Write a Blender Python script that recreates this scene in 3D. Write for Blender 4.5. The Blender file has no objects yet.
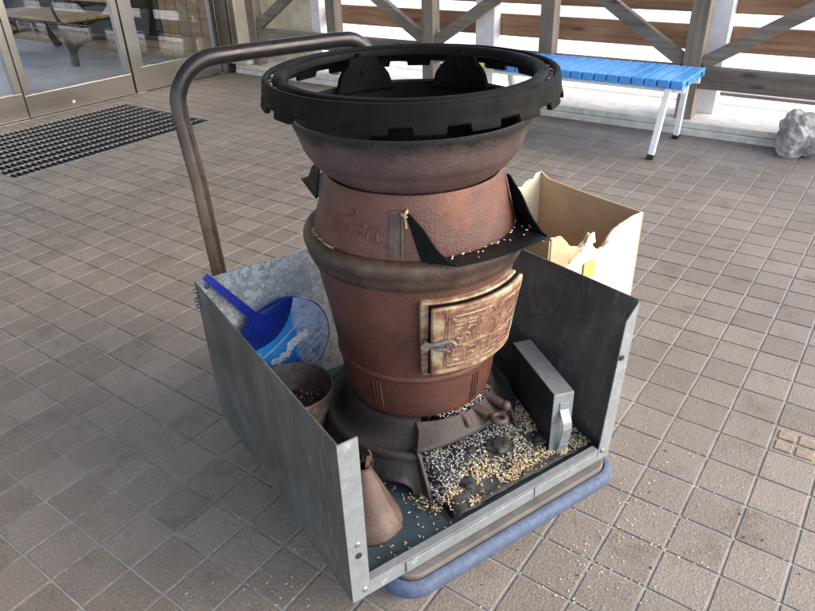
import bpy, bmesh, math, random
from mathutils import Vector, Matrix, noise as mnoise
from math import sin, cos, pi, radians as R
random.seed(7)
S = bpy.context.scene
COL = S.collection

# ------------------------------------------------------------------ mesh helper
class MB:
    def __init__(s): s.v=[]; s.f=[]; s.m=[]; s.M=Matrix.Identity(4); s.mi=0
    def add(s, vs, fs):
        o=len(s.v)
        s.v += [tuple(s.M @ Vector(p)) for p in vs]
        for f in fs:
            s.f.append(tuple(i+o for i in f)); s.m.append(s.mi)
        return s
    def box(s, x0,x1,y0,y1,z0,z1):
        vs=[(x,y,z) for z in (z0,z1) for y in (y0,y1) for x in (x0,x1)]
        return s.add(vs, [(0,2,3,1),(4,5,7,6),(0,1,5,4),(2,6,7,3),(0,4,6,2),(1,3,7,5)])
    def hexa(s, b, t):      # bottom 4 ccw, top 4 ccw
        return s.add(list(b)+list(t), [(3,2,1,0),(4,5,6,7)]+[(i,(i+1)%4,4+(i+1)%4,4+i) for i in range(4)])
    def prism(s, poly, off):  # planar polygon extruded by vector
        n=len(poly); off=Vector(off)
        vs=[tuple(p) for p in poly]+[tuple(Vector(p)+off) for p in poly]
        return s.add(vs,[tuple(range(n-1,-1,-1)),tuple(range(n,2*n))]+[(i,(i+1)%n,n+(i+1)%n,n+i) for i in range(n)])
    def bar(s, a, b, w, h, up=(0,0,1)):  # rectangular bar from a to b
        a=Vector(a); b=Vector(b); d=(b-a).normalized(); up=Vector(up)
        x=d.cross(up).normalized(); y=x.cross(d).normalized()
        q=[x*-w/2+y*-h/2, x*w/2+y*-h/2, x*w/2+y*h/2, x*-w/2+y*h/2]
        return s.hexa([a+k for k in q],[b+k for k in q])
    def tube(s, pts, r, n=12, cap=True, closed=False):
        P=[Vector(p) for p in pts]; m=len(P)
        rr=r if isinstance(r,(list,tuple)) else [r]*m
        T=[]
        for i in range(m):
            a=P[i-1] if (i>0 or closed) else P[i]; b=P[(i+1)%m] if (i<m-1 or closed) else P[i]
            T.append((b-a).normalized())
        u=T[0].orthogonal().normalized(); vs=[]; fs=[]
        for i in range(m):
            u=(u-T[i]*u.dot(T[i])).normalized(); w=T[i].cross(u)
            for k in range(n):
                t=2*pi*k/n; vs.append(tuple(P[i]+(u*cos(t)+w*sin(t))*rr[i]))
        for i in range(m if closed else m-1):
            j=(i+1)%m
            for k in range(n):
                fs.append((i*n+k,i*n+(k+1)%n,j*n+(k+1)%n,j*n+k))
        if cap and not closed:
            fs.append(tuple(range(n-1,-1,-1))); fs.append(tuple(range((m-1)*n,m*n)))
        return s.add(vs,fs)
    def lathe(s, prof, n=96, c=(0,0), loop=False, a0=0, a1=2*pi):
        full=abs(a1-a0-2*pi)<1e-6; m=len(prof); cols=n if full else n+1
        vs=[(c[0]+r*cos(a0+(a1-a0)*k/n), c[1]+r*sin(a0+(a1-a0)*k/n), z) for k in range(cols) for r,z in prof]
        fs=[]
        for k in range(n):
            k2=(k+1)%cols
            for i in range(m if loop else m-1):
                j=(i+1)%m; fs.append((k*m+i,k2*m+i,k2*m+j,k*m+j))
        return s.add(vs,fs)
    def ball(s, c, r, nu=12, nv=8, sc=(1,1,1)):
        vs=[];fs=[]
        for j in range(nv+1):
            for i in range(nu):
                t=pi*j/nv; p=2*pi*i/nu
                vs.append((c[0]+r*sc[0]*sin(t)*cos(p),c[1]+r*sc[1]*sin(t)*sin(p),c[2]+r*sc[2]*cos(t)))
        for j in range(nv):
            for i in range(nu): fs.append((j*nu+i,(j+1)*nu+i,(j+1)*nu+(i+1)%nu,j*nu+(i+1)%nu))
        return s.add(vs,fs)
    def patch(s, a0,a1,z0,z1, rf, o0,o1, nu=24, nv=6, rad=0.0):  # curved slab on a surface of revolution, angles in degrees
        def pt(i,j,o):
            a=a0+(a1-a0)*i/nu; z=z0+(z1-z0)*j/nv
            r=rf(z)+o; return (r*cos(R(a)),r*sin(R(a)),z)
        vs=[];fs=[]; w=nu+1; L=w*(nv+1)
        for o in (o0,o1):
            for j in range(nv+1):
                for i in range(w): vs.append(pt(i,j,o))
        for j in range(nv):
            for i in range(nu):
                q=(j*w+i,j*w+i+1,(j+1)*w+i+1,(j+1)*w+i)
                fs.append(tuple(L+k for k in q)); fs.append(q[::-1])
        for i in range(nu):
            fs.append((i,i+1,L+i+1,L+i)); t=nv*w; fs.append((t+i+1,t+i,L+t+i,L+t+i+1))
        for j in range(nv):
            fs.append(((j+1)*w,j*w,L+j*w,L+(j+1)*w)); t=nu; fs.append((j*w+t,(j+1)*w+t,L+(j+1)*w+t,L+j*w+t))
        return s.add(vs,fs)

def part(name, mb, mat, parent=None, smooth=None, bevel=0, segs=2, kind=None, label=None, solid=0, subd=0):
    me=bpy.data.meshes.new(name); me.from_pydata(mb.v,[],mb.f)
    mats=mat if isinstance(mat,(list,tuple)) else [mat]
    for m in mats: me.materials.append(m)
    if len(mats)>1: me.polygons.foreach_set('material_index',mb.m)
    bm=bmesh.new(); bm.from_mesh(me)
    bmesh.ops.recalc_face_normals(bm,faces=bm.faces); 
    if smooth:
        for f in bm.faces: f.smooth=True
        for e in bm.edges:
            if len(e.link_faces)==2 and e.calc_face_angle(0)>R(smooth): e.smooth=False
    bm.to_mesh(me); bm.free(); me.update()
    o=bpy.data.objects.new(name,me); COL.objects.link(o)
    if parent: o.parent=parent
    if solid:
        md=o.modifiers.new('thickness','SOLIDIFY'); md.thickness=solid; md.offset=0
    if bevel:
        md=o.modifiers.new('bevel','BEVEL'); md.width=bevel; md.segments=segs; md.limit_method='ANGLE'; md.angle_limit=R(40)
        if not smooth: 
            pass
    if subd:
        md=o.modifiers.new('sub','SUBSURF'); md.levels=subd; md.render_levels=subd
    if kind: o['kind']=kind
    if label: o['label']=label
    return o
def thing(name,label,cat,loc=(0,0,0),rotz=0,group=None):
    o=bpy.data.objects.new(name,None); o.empty_display_size=.1; COL.objects.link(o)
    o.location=loc; o.rotation_euler=(0,0,rotz); tag(o,label,cat,group); return o
def tag(o,label,cat,group=None):
    o['label']=label; o['category']=cat
    if group: o['group']=group
    return o
def copy_tree(o,parent=None):
    c=o.copy(); COL.objects.link(c)
    if parent: c.parent=parent
    for ch in [x for x in COL.objects if x.parent==o]: copy_tree(ch,c)
    return c
def arc(c, r, a0, a1, n, ax, ay):
    c=Vector(c); ax=Vector(ax); ay=Vector(ay)
    return [c+ax*r*cos(a0+(a1-a0)*k/n)+ay*r*sin(a0+(a1-a0)*k/n) for k in range(n+1)]

# ------------------------------------------------------------------ materials
def srgb(h):
    c=[int(h[i:i+2],16)/255 for i in (0,2,4)]
    return tuple(x/12.92 if x<=.04045 else ((x+.055)/1.055)**2.4 for x in c)+(1,)
class NT:
    def __init__(s,name):
        s.m=bpy.data.materials.new(name); s.m.use_nodes=True; s.t=s.m.node_tree; s.t.nodes.clear()
        s.out=s.n('ShaderNodeOutputMaterial')
        s.b=s.n('ShaderNodeBsdfPrincipled'); s.l(s.b.outputs[0],s.out.inputs[0])
    def n(s,t,**k):
        x=s.t.nodes.new(t)
        for a,b in k.items():
            if a in x.inputs: x.inputs[a].default_value=b
            else: setattr(x,a,b)
        return x
    def l(s,a,b): s.t.links.new(a,b)
    def coord(s,kind='Object'): 
        if not hasattr(s,'_tc'): s._tc=s.n('ShaderNodeTexCoord')
        return s._tc.outputs[kind]
    def noise(s,scale,detail=4,rough=.6,vec=None,dist=0):
        x=s.n('ShaderNodeTexNoise',Scale=scale,Detail=detail,Roughness=rough,Distortion=dist); s.l(vec or s.coord(),x.inputs['Vector']); return x.outputs['Fac']
    def ramp(s,fac,stops):
        x=s.n('ShaderNodeValToRGB'); e=x.color_ramp.elements
        while len(e)<len(stops): e.new(.5)
        for k,(p,c) in enumerate(stops):
            e[k].position=p; e[k].color=c if len(c)==4 else tuple(c)+(1,)
        s.l(fac,x.inputs[0]); return x.outputs[0]
    def mix(s,fac,a,b,mode='MIX'):
        x=s.n('ShaderNodeMix',data_type='RGBA',blend_type=mode)
        for i,v in ((0,fac),(6,a),(7,b)):
            if isinstance(v,(int,float)): x.inputs[i].default_value=v
            elif isinstance(v,tuple): x.inputs[i].default_value=v
            else: s.l(v,x.inputs[i])
        return x.outputs[2]
    def math(s,op,a,b=0,c=None):
        x=s.n('ShaderNodeMath',operation=op)
        for i,v in enumerate((a,b,c)):
            if v is None: continue
            if isinstance(v,(int,float)): x.inputs[i].default_value=v
            else: s.l(v,x.inputs[i])
        return x.outputs[0]
    def stretch(s,sc):
        x=s.n('ShaderNodeMapping'); x.inputs['Scale'].default_value=sc; s.l(s.coord(),x.inputs['Vector']); return x.outputs[0]
    def bump(s,h,st=.3,dist=.002):
        x=s.n('ShaderNodeBump',Strength=st,Distance=dist); s.l(h,x.inputs['Height'])
        if s.b.inputs['Normal'].is_linked: s.l(s.b.inputs['Normal'].links[0].from_socket,x.inputs['Normal'])
        s.l(x.outputs[0],s.b.inputs['Normal']); return x
    def base(s,c):
        if isinstance(c,tuple): s.b.inputs['Base Color'].default_value=c
        else: s.l(c,s.b.inputs['Base Color'])
    def rough(s,r):
        if isinstance(r,(int,float)): s.b.inputs['Roughness'].default_value=r
        else: s.l(r,s.b.inputs['Roughness'])
    def metal(s,v):
        if isinstance(v,(int,float)): s.b.inputs['Metallic'].default_value=v
        else: s.l(v,s.b.inputs['Metallic'])
def g(v,t=(1,1,1)): return (v*t[0],v*t[1],v*t[2],1)

def mat_simple(name,c,rough=.5,metal=0,var=.25,scale=30,bump=.15,bscale=200,bdist=.001):
    t=NT(name); nz=t.noise(scale,5)
    lo=tuple(x*(1-var) for x in c[:3])+(1,); hi=tuple(min(1,x*(1+var)) for x in c[:3])+(1,)
    t.base(t.ramp(nz,[(.3,lo),(.7,hi)])); 
    t.rough(t.ramp(t.noise(scale*1.7,4),[(.3,g(max(.05,rough-.12))),(.7,g(min(1,rough+.12)))])); t.metal(metal)
    if bump: t.bump(t.noise(bscale,4),bump,bdist)
    return t.m

def mat_tile():
    t=NT('floor_tile')
    geo=t.n('ShaderNodeNewGeometry')
    per=t.ramp(geo.outputs['Random Per Island'],[(0,(.156,.133,.112,1)),(.5,(.174,.149,.127,1)),(1,(.194,.168,.145,1))])
    big=t.ramp(t.noise(1.3,4),[(.35,g(.82)),(.65,g(1.1))])
    c=t.mix(1.0,per,big,'MULTIPLY')
    sp=t.ramp(t.noise(210,4,.75),[(.30,g(.55)),(.5,g(1)),(.70,g(1.45))])
    c=t.mix(1.0,c,sp,'MULTIPLY')
    st=t.ramp(t.noise(7,6,.7),[(.30,g(.66,(1,.95,.90))),(.46,g(1))])
    c=t.mix(1.0,c,st,'MULTIPLY')
    t.base(c); t.rough(t.ramp(t.noise(25,4),[(.3,g(.48)),(.7,g(.72))]))
    t.bump(t.noise(170,4,.75),.9,.0035); t.bump(t.noise(60,3,.6),.4,.003)
    return t.m
def mat_grout():
    t=NT('grout'); t.base(t.ramp(t.noise(12,5),[(.3,(.17,.175,.17,1)),(.7,(.33,.34,.33,1))])); t.rough(.85)
    t.bump(t.noise(250,3),.4,.002); return t.m
def mat_iron_red():
    t=NT('red_brown_cast_iron')
    nz=t.noise(9,6,.65); c=t.ramp(nz,[(.3,(.052,.019,.013,1)),(.5,(.086,.028,.018,1)),(.7,(.124,.043,.026,1))])
    sp=t.noise(300,4,.8); c=t.mix(t.ramp(sp,[(.58,g(0)),(.72,g(.38))]),c,(.20,.12,.095,1)); c=t.mix(t.ramp(t.noise(190,4,.8),[(.56,g(0)),(.70,g(.7))]),c,(.025,.013,.011,1))
    so=t.noise(5,5,.7); c=t.mix(t.ramp(so,[(.50,g(0)),(.75,g(.8))]),c,(.028,.022,.021,1))
    ru=t.noise(4.2,6,.7); c=t.mix(t.ramp(ru,[(.55,g(0)),(.72,g(.6))]),c,(.19,.066,.026,1))
    t.base(c); t.rough(t.ramp(t.noise(22,5),[(.3,g(.40)),(.7,g(.62))])); t.metal(.15)
    t.bump(t.noise(240,4,.75),.75,.0026); t.bump(t.noise(45,4),.25,.003); return t.m
def mat_bowl():
    t=NT('sooted_bowl_iron')
    sep=t.n('ShaderNodeSeparateXYZ'); t.l(t.coord(),sep.inputs[0])
    nz=t.noise(9,6,.65); c=t.ramp(nz,[(.3,(.042,.028,.026,1)),(.5,(.070,.043,.040,1)),(.7,(.105,.066,.060,1))])
    h=t.math('ADD',sep.outputs[2],t.math('MULTIPLY',t.noise(28,5,.7),.05))
    c=t.mix(t.ramp(h,[(.690,g(0)),(.712,g(1))]),c,(.0045,.0042,.0042,1))     # real soot deposit below the rim
    sp=t.noise(330,3,.7); c=t.mix(t.ramp(sp,[(.62,g(0)),(.72,g(.45))]),c,(.22,.16,.15,1))
    t.base(c); t.rough(.5); t.metal(.2); t.bump(t.noise(220,4,.75),.75,.0026); t.bump(t.noise(45,4),.25,.003); return t.m
def mat_black(name='sooty_black_iron',c=.016,rough=.5,sp=.5,spec=.09):
    t=NT(name); c0=t.ramp(t.noise(14,5,.65),[(.3,g(c*.6)),(.7,g(c*1.5,(1,.98,.95)))])
    c0=t.mix(t.ramp(t.noise(500,2),[(.66,g(0)),(.78,g(sp))]),c0,(.12,.115,.11,1))
    t.b.inputs['Specular IOR Level'].default_value=spec; t.base(c0); t.rough(t.ramp(t.noise(30,4),[(.3,g(rough-.1)),(.7,g(rough+.15))])); t.bump(t.noise(200,4,.7),.45,.0015); return t.m
def mat_neck():
    t=NT('dark_base_iron'); c=t.ramp(t.noise(11,5,.6),[(.3,(.014,.0135,.0135,1)),(.6,(.028,.026,.024,1)),(.8,(.055,.046,.039,1))])
    t.base(c); t.rough(.55); t.metal(.3); t.bump(t.noise(180,4,.75),.7,.0025); return t.m
def mat_belt():
    t=NT('worn_belt_iron'); c=t.ramp(t.noise(16,6,.7),[(.3,(.022,.014,.011,1)),(.5,(.050,.030,.021,1)),(.72,(.105,.070,.049,1))])
    t.base(c); t.rough(.5); t.metal(.35); t.bump(t.noise(200,4,.75),.7,.0025); return t.m
def mat_galv(name='galvanized_steel',dark=1.0,rough=.42,metal=.75,bloom=0):
    t=NT(name)
    v=t.n('ShaderNodeTexVoronoi',Scale=95.0); t.l(t.coord(),v.inputs['Vector'])
    bw=t.n('ShaderNodeRGBToBW'); t.l(v.outputs['Color'],bw.inputs[0])
    c=t.ramp(bw.outputs[0],[(.1,g(.37*dark,(.90,1,1.05))),(.9,g(.45*dark,(.91,1,1.05)))])
    d=t.noise(7,6,.7); c=t.mix(t.ramp(d,[(.47,g(0)),(.66,g(.5))]),c,g(.20*dark,(.95,1,1.02)))
    wz=t.noise(26,6,.75); c=t.mix(t.ramp(wz,[(.60,g(0)),(.66,g(.7))]),c,g(.62*dark,(.95,1,1)))
    if bloom: c=t.mix(t.ramp(t.math('ADD',t.noise(75,6,.8),t.math('MULTIPLY',t.noise(6,4,.6),.55)),[(.74,g(0)),(.84,g(bloom))]),c,g(.72,(.97,1,1)))
    t.base(c); t.rough(t.ramp(d,[(.3,g(rough-.1)),(.65,g(rough+.25))])); t.metal(metal)
    t.bump(t.noise(6,3),.15,.01); t.bump(t.noise(300,3),.08,.001); return t.m
def mat_dark_sheet():  # galvanized panels turned from the light; their shade is put into the colour
    t=NT('shaded_sheet'); c=t.ramp(t.noise(8,5,.6),[(.3,(.056,.056,.051,1)),(.55,(.093,.094,.086,1)),(.75,(.14,.141,.131,1))])
    sv=t.stretch((5,40,9)); sc=t.noise(2.0,6,.75,sv); c=t.mix(t.ramp(sc,[(.54,g(0)),(.68,g(.55))]),c,(.23,.23,.215,1)); c=t.mix(t.ramp(t.noise(38,6,.8),[(.60,g(0)),(.70,g(.6))]),c,(.19,.19,.18,1)); c=t.mix(t.ramp(t.noise(3.2,5,.65),[(.48,g(0)),(.70,g(.6))]),c,(.028,.027,.024,1))
    t.base(c); t.rough(t.ramp(sc,[(.3,g(.42)),(.7,g(.65))])); t.metal(.35); t.bump(t.noise(4,2),.25,.012); t.bump(t.noise(9,3),.15,.01); return t.m
def mat_wood(name,c1,c2,ax=0,sc=1,rough=.7,knots=True):
    t=NT(name); s=[26*sc,26*sc,26*sc]; s[ax]=1.6*sc; vec=t.stretch(tuple(s))
    nz=t.n('ShaderNodeTexNoise',Scale=1.6,Detail=7,Roughness=.65,Distortion=.6); t.l(vec,nz.inputs['Vector'])
    c=t.ramp(nz.outputs['Fac'],[(.28,c1),(.72,c2)])
    w=t.noise(2.2,4); c=t.mix(1.0,c,t.ramp(w,[(.3,g(.75)),(.7,g(1.18))]),'MULTIPLY')
    oi=t.n('ShaderNodeObjectInfo'); c=t.mix(1.0,c,t.ramp(oi.outputs['Random'],[(0,g(.85)),(1,g(1.15))]),'MULTIPLY')
    if knots:
        v=t.n('ShaderNodeTexVoronoi',Scale=1.0); s2=[9,9,9]; s2[ax]=2.6; mp=t.n('ShaderNodeMapping'); mp.inputs['Scale'].default_value=tuple(s2); t.l(t.coord(),mp.inputs['Vector']); t.l(mp.outputs[0],v.inputs['Vector'])
        c=t.mix(t.ramp(v.outputs['Distance'],[(.06,g(.8)),(.16,g(0))]),c,tuple(x*.35 for x in c1[:3])+(1,))
    t.base(c); t.rough(rough); t.bump(nz.outputs['Fac'],.35,.002); return t.m
def mat_stainless():
    t=NT('brushed_stainless'); vec=t.stretch((.5,.5,220)); n=t.noise(3,2,.5,vec)
    t.base(t.ramp(n,[(.3,(.325,.315,.30,1)),(.7,(.355,.345,.33,1))])); t.metal(1); t.rough(t.ramp(n,[(.3,g(.22)),(.7,g(.27))])); t.bump(t.noise(1.7,2),.1,.02); return t.m
def mat_card():
    t=NT('cardboard'); vec=t.stretch((1,1,1)); n=t.noise(6,5,.6)
    c=t.ramp(n,[(.3,(.36,.235,.135,1)),(.7,(.47,.32,.19,1))])
    c=t.mix(1.0,c,t.ramp(t.noise(2.5,4),[(.3,g(.85)),(.7,g(1.12))]),'MULTIPLY'); t.base(c); t.rough(.85)
    w=t.n('ShaderNodeTexWave',Scale=70.0,Distortion=0.3); t.l(t.coord(),w.inputs['Vector']); t.bump(w.outputs['Fac'],.06,.001); t.bump(t.noise(9,4),.3,.006); return t.m
def mat_card_white():  # pale print, with sunlight on the lit box sides put into the colour
    t=NT('sunlit_printed_cardboard'); n=t.noise(7,5,.6); c=t.ramp(n,[(.3,(.47,.39,.27,1)),(.65,(.58,.51,.39,1))])
    t.base(c); t.rough(.7); t.bump(t.noise(9,4),.3,.006); return t.m
def mat_glass():
    t=NT('window_glass'); t.t.nodes.remove(t.b)
    tr=t.n('ShaderNodeBsdfTransparent'); gl=t.n('ShaderNodeBsdfGlossy',Roughness=.0); gl.inputs[0].default_value=(1,1,1,1)
    fr=t.n('ShaderNodeFresnel',IOR=1.5); mx=t.n('ShaderNodeMixShader'); tr.inputs[0].default_value=(.93,.95,.94,1)
    t.l(fr.outputs[0],mx.inputs[0]); t.l(tr.outputs[0],mx.inputs[1]); t.l(gl.outputs[0],mx.inputs[2]); t.l(mx.outputs[0],t.out.inputs[0]); return t.m
def mat_door():
    t=NT('rusty_beige_door'); n=t.noise(26,6,.72)
    c=t.ramp(n,[(.36,(.10,.042,.024,1)),(.46,(.19,.11,.062,1)),(.57,(.29,.225,.145,1)),(.78,(.38,.33,.24,1))])
    t.base(c); t.rough(.6); t.metal(.1); t.bump(t.noise(180,5,.7),.5,.0015); return t.m
def mat_doorpanel():
    t=NT('rusty_door_panel'); n=t.noise(30,6,.72)
    c=t.ramp(n,[(.36,(.075,.030,.020,1)),(.50,(.15,.072,.044,1)),(.62,(.21,.135,.082,1)),(.80,(.31,.25,.17,1))])
    t.base(c); t.rough(.6); t.metal(.1); t.bump(t.noise(110,5,.7),.9,.0035); return t.m
def mat_rust(name,c1,c2,c3):
    t=NT(name); n=t.noise(14,6,.7); c=t.ramp(n,[(.3,c1),(.5,c2),(.72,c3)])
    c=t.mix(t.ramp(t.noise(60,5,.7),[(.55,g(0)),(.7,g(.5))]),c,tuple(x*.5 for x in c1[:3])+(1,)); t.base(c); t.rough(.62); t.metal(.25); t.bump(t.noise(160,4,.7),.4,.0015); return t.m
def mat_tube():
    t=NT('worn_handle_tube'); sep=t.n('ShaderNodeSeparateXYZ'); t.l(t.coord(),sep.inputs[0])
    h=t.math('ADD',sep.outputs[2],t.math('MULTIPLY',t.noise(18,5,.7),.22))
    c=t.ramp(h,[(.62,(.10,.062,.045,1)),(.78,(.17,.125,.085,1)),(.92,(.045,.036,.034,1)),(1.0,(.022,.021,.023,1))])
    c=t.mix(t.ramp(t.noise(40,5,.7),[(.55,g(0)),(.68,g(.7))]),c,(.055,.04,.034,1))
    t.base(c); t.rough(t.ramp(t.noise(30,4),[(.3,g(.22)),(.7,g(.45))])); t.metal(.5); t.bump(t.noise(120,4),.15,.001); return t.m
def mat_rock():
    t=NT('grey_rock'); n=t.noise(14,7,.72); c=t.ramp(n,[(.3,(.12,.115,.105,1)),(.48,(.38,.37,.35,1)),(.7,(.66,.65,.63,1))])
    t.base(c); t.rough(.9); t.bump(t.noise(40,6,.75),.9,.012); return t.m
def mat_conc(name,c,sc=20):
    t=NT(name); n=t.noise(sc,6,.7); c0=t.ramp(n,[(.3,tuple(x*.7 for x in c[:3])+(1,)),(.6,c),(.8,tuple(min(.9,x*1.12) for x in c[:3])+(1,))])
    c0=t.mix(t.ramp(t.noise(3,5,.7),[(.5,g(0)),(.75,g(.4))]),c0,tuple(x*.5 for x in c[:3])+(1,)); t.base(c0); t.rough(.85); t.bump(t.noise(160,4,.7),.4,.002); return t.m
def mat_fan():
    t=NT('printed_blue_fan'); sep=t.n('ShaderNodeSeparateXYZ'); t.l(t.coord(),sep.inputs[0])
    n=t.noise(24,5,.65); n2=t.noise(60,5,.7)
    c=t.ramp(t.noise(8,3),[(.35,(.02,.19,.62,1)),(.65,(.05,.33,.75,1))])
    # printed cloud / pale picture on the paper's right half
    k=t.math('ADD',t.math('MULTIPLY',sep.outputs[0],9.0),t.math('MULTIPLY',n,.7)); k=t.math('ADD',k,.35)
    c=t.mix(t.ramp(k,[(.93,g(0)),(1.25,g(.85))]),c,t.ramp(n2,[(.35,(.25,.36,.55,1)),(.6,(.55,.62,.72,1))]))
    t.base(c); t.rough(.32); return t.m

M=dict(pandark=mat_simple('shaded_pan_side',(.022,.023,.022,1),.55,.35,.4,12,.2,150),latch=mat_simple('dull_latch_iron',(.11,.10,.088,1),.5,.4,.35,60,.3,200),hood=mat_rust('brown_hood_iron',(.014,.0115,.010,1),(.027,.021,.018,1),(.060,.046,.038,1)),soot=mat_black('soot_lining',.003,.85,.10,.06),tile=mat_tile(),grout=mat_grout(),red=mat_iron_red(),bowl=mat_bowl(),black=mat_black('sooty_black_iron',.0034,.6,.12),flap=mat_black('black_sheet',.0055,.42,.12),neck=mat_neck(),belt=mat_belt(),
 galv=mat_galv('galvanized_steel',.60,.45,.5),galvb=mat_galv('bright_galvanized_sheet',.95,.42,.4,.75),galvd=mat_simple('blue_grey_floor_sheet',(.050,.078,.098,1),.38,.45,.35,9,.15,200),dark=mat_dark_sheet(),steel=mat_stainless(),card=mat_card(),cardw=mat_card_white(),glass=mat_glass(),door=mat_door(),dpanel=mat_doorpanel(),
 cone=mat_rust('rusted_cone',(.028,.016,.013,1),(.062,.036,.028,1),(.110,.080,.066,1)),bucket=mat_rust('rusted_bucket',(.03,.024,.02,1),(.075,.055,.045,1),(.20,.19,.18,1)),
 tube=mat_tube(),rock=mat_rock(),kerb=mat_conc('kerb_stone',(.64,.61,.55,1)),stone=mat_conc('pale_stone',(.56,.51,.44,1),30),snow=mat_conc('bright_ground',(.82,.82,.82,1),2),
 cream=mat_conc('cream_render',(.80,.73,.58,1),8),wallm=mat_conc('grey_render',(.34,.32,.29,1),8),fan=mat_fan(),
 grey=mat_wood('weathered_timber',(.105,.080,.062,1),(.25,.205,.165,1),2,1),greyx=mat_wood('weathered_rail',(.095,.073,.058,1),(.225,.185,.15,1),0,1),
 brown=mat_wood('brown_boards',(.15,.075,.040,1),(.36,.205,.115,1),0,1),ceil=mat_wood('ceiling_boards',(.20,.14,.09,1),(.32,.24,.16,1),0,1,knots=False),
 plank=mat_wood('room_planks',(.30,.28,.26,1),(.48,.46,.45,1),0,.6,rough=.32,knots=False),seat=mat_wood('oak_seat',(.30,.16,.07,1),(.50,.31,.16,1),0,1,knots=False),
 wpaint=mat_simple('white_paint',(.74,.72,.75,1),.5,0,.08,12,.1,120),bluep=mat_simple('blue_plastic',(.060,.27,.66,1),.27,0,.14,16,.05,90),yelp=mat_simple('yellow_green_plastic',(.62,.60,.20,1),.35,0,.1,8,.03),
 whitem=mat_simple('white_metal',(.80,.80,.78,1),.35,0,.06,15,.03),rubber=mat_simple('black_rubber',(.012,.012,.012,1),.6,0,.2,30,.1),
 bumper=mat_simple('blue_bumper',(.048,.070,.120,1),.75,0,.28,70,.4,150),mat_=mat_simple('dusty_deck_mat',(.085,.078,.070,1),.7,0,.3,18,.4,160,.002),
 fanblue=mat_simple('dark_blue_plastic',(.006,.022,.27,1),.28,0,.1,10,.02),clear=mat_simple('clear_blue_film',(.012,.03,.20,1),.15,0,.2,20,.02),
 white=mat_simple('white_print',(.78,.80,.84,1),.5,0,.08,20,0),redp=mat_simple('red_print',(.5,.05,.03,1),.5,0,.1,20,0),ink=mat_simple('dark_print',(.02,.02,.03,1),.5,0,.1,20,0),
 iron=mat_simple('bench_iron',(.030,.029,.027,1),.45,.4,.3,20,.2),rod=mat_simple('galvanized_bar',(.22,.225,.23,1),.45,.6,.3,30,.15),bearing=mat_simple('dark_grate_bar',(.036,.038,.041,1),.5,.5,.3,30,.2),pit=mat_simple('pit_dark',(.02,.02,.02,1),.9,0,.3,30,.2),
 wire=mat_simple('rusty_wire',(.30,.23,.16,1),.5,.4,.3,80,.2),grain=mat_simple('pale_grain',(.40,.30,.155,1),.6,0,.35,160,0),grain2=mat_simple('bleached_grain',(.52,.45,.31,1),.6,0,.2,160,0),
 char=mat_simple('charred_grain',(.014,.014,.014,1),.7,0,.4,150,0),ash=mat_simple('white_ash',(.31,.335,.355,1),.8,0,.3,150,0),tact=mat_simple('tan_tile',(.205,.163,.125,1),.65,0,.3,60,.7,200,.003),
 orange=mat_simple('orange_tape',(.52,.32,.10,1),.4,0,.1,30,0),rib=mat_rust('rust_brown_iron',(.034,.022,.017,1),(.062,.040,.032,1),(.105,.075,.060,1)),
 inwall=mat_wood('room_wall_panel',(.20,.10,.045,1),(.36,.20,.095,1),0,.8,rough=.6,knots=False),torn=mat_simple('torn_paper',(.78,.74,.66,1),.9,0,.1,60,.3,200,.002))

# ------------------------------------------------------------------ setting
T=.11
def ga(i): return T*(i-3.4299)
def gb(j): return T*(13.6955-j)
WX=-4.88       # plane of the glass front
GR=(-4.68,-3.73,1.555,2.875)   # grate opening
rng=random.Random(3); tiles=MB(); gap=.0050; ht=.004
def quadtile(x0,x1,y0,y1):
    c=.0016; dz=rng.uniform(-.0005,.0005)
    vs=[(x0,y0,-.012),(x1,y0,-.012),(x1,y1,-.012),(x0,y1,-.012),(x0,y0,-c+dz),(x1,y0,-c),(x1,y1,-c-dz),(x0,y1,-c),(x0+c,y0+c,dz),(x1-c,y0+c,0),(x1-c,y1-c,-dz),(x0+c,y1-c,0)]
    fs=[(8,9,10,11)]
    for k in range(4):
        j=(k+1)%4; fs+= [(k,j,4+j,4+k),(4+k,4+j,8+j,8+k)]
    tiles.add(vs,fs)
TACT=(3,-1)
for i in range(-12,26):
    for j in range(-28,36):
        x0,x1=ga(i)+gap/2,ga(i+1)-gap/2; y0,y1=gb(j+1)+gap/2,gb(j)-gap/2
        if (i,j)==TACT: continue
        if y1>4.085: y1=4.085
        if y1-y0<.02 : continue
        quadtile(x0,x1,y0,y1)
for i in range(-42,-12):
    for j in range(-28,36):
        x0,x1=ga(i)+gap/2,ga(i+1)-gap/2; y0,y1=gb(j+1)+gap/2,gb(j)-gap/2
        y1=min(y1,4.085); x0=max(x0,WX+.02)
        if y1-y0<.02 or x1-x0<.02: continue
        # cut away the grate opening
        if x1>GR[0] and x0<GR[1] and y1>GR[2] and y0<GR[3]:
            if x0<GR[0]-.01: quadtile(x0,GR[0]-.002,y0,y1)
            if x1>GR[1]+.01: quadtile(GR[1]+.002,x1,y0,y1)
            xa,xb=max(x0,GR[0]),min(x1,GR[1])
            if y0<GR[2]-.01: quadtile(xa,xb,y0,GR[2]-.002)
            if y1>GR[3]+.01: quadtile(xa,xb,GR[3]+.002,y1)
            continue
        quadtile(x0,x1,y0,y1)
part('floor',tiles,M['tile'],kind='structure')
gm=MB()
for x0,x1,y0,y1 in ((-4.86,GR[0],-2.6,4.12),(GR[1],2.6,-2.6,4.12),(GR[0],GR[1],-2.6,GR[2]),(GR[0],GR[1],GR[3],4.12)):
    gm.add([(x0,y0,-.0031),(x1,y0,-.0031),(x1,y1,-.0031),(x0,y1,-.0031)],[(0,1,2,3)])
part('grout',gm,M['grout'],kind='structure')
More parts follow.
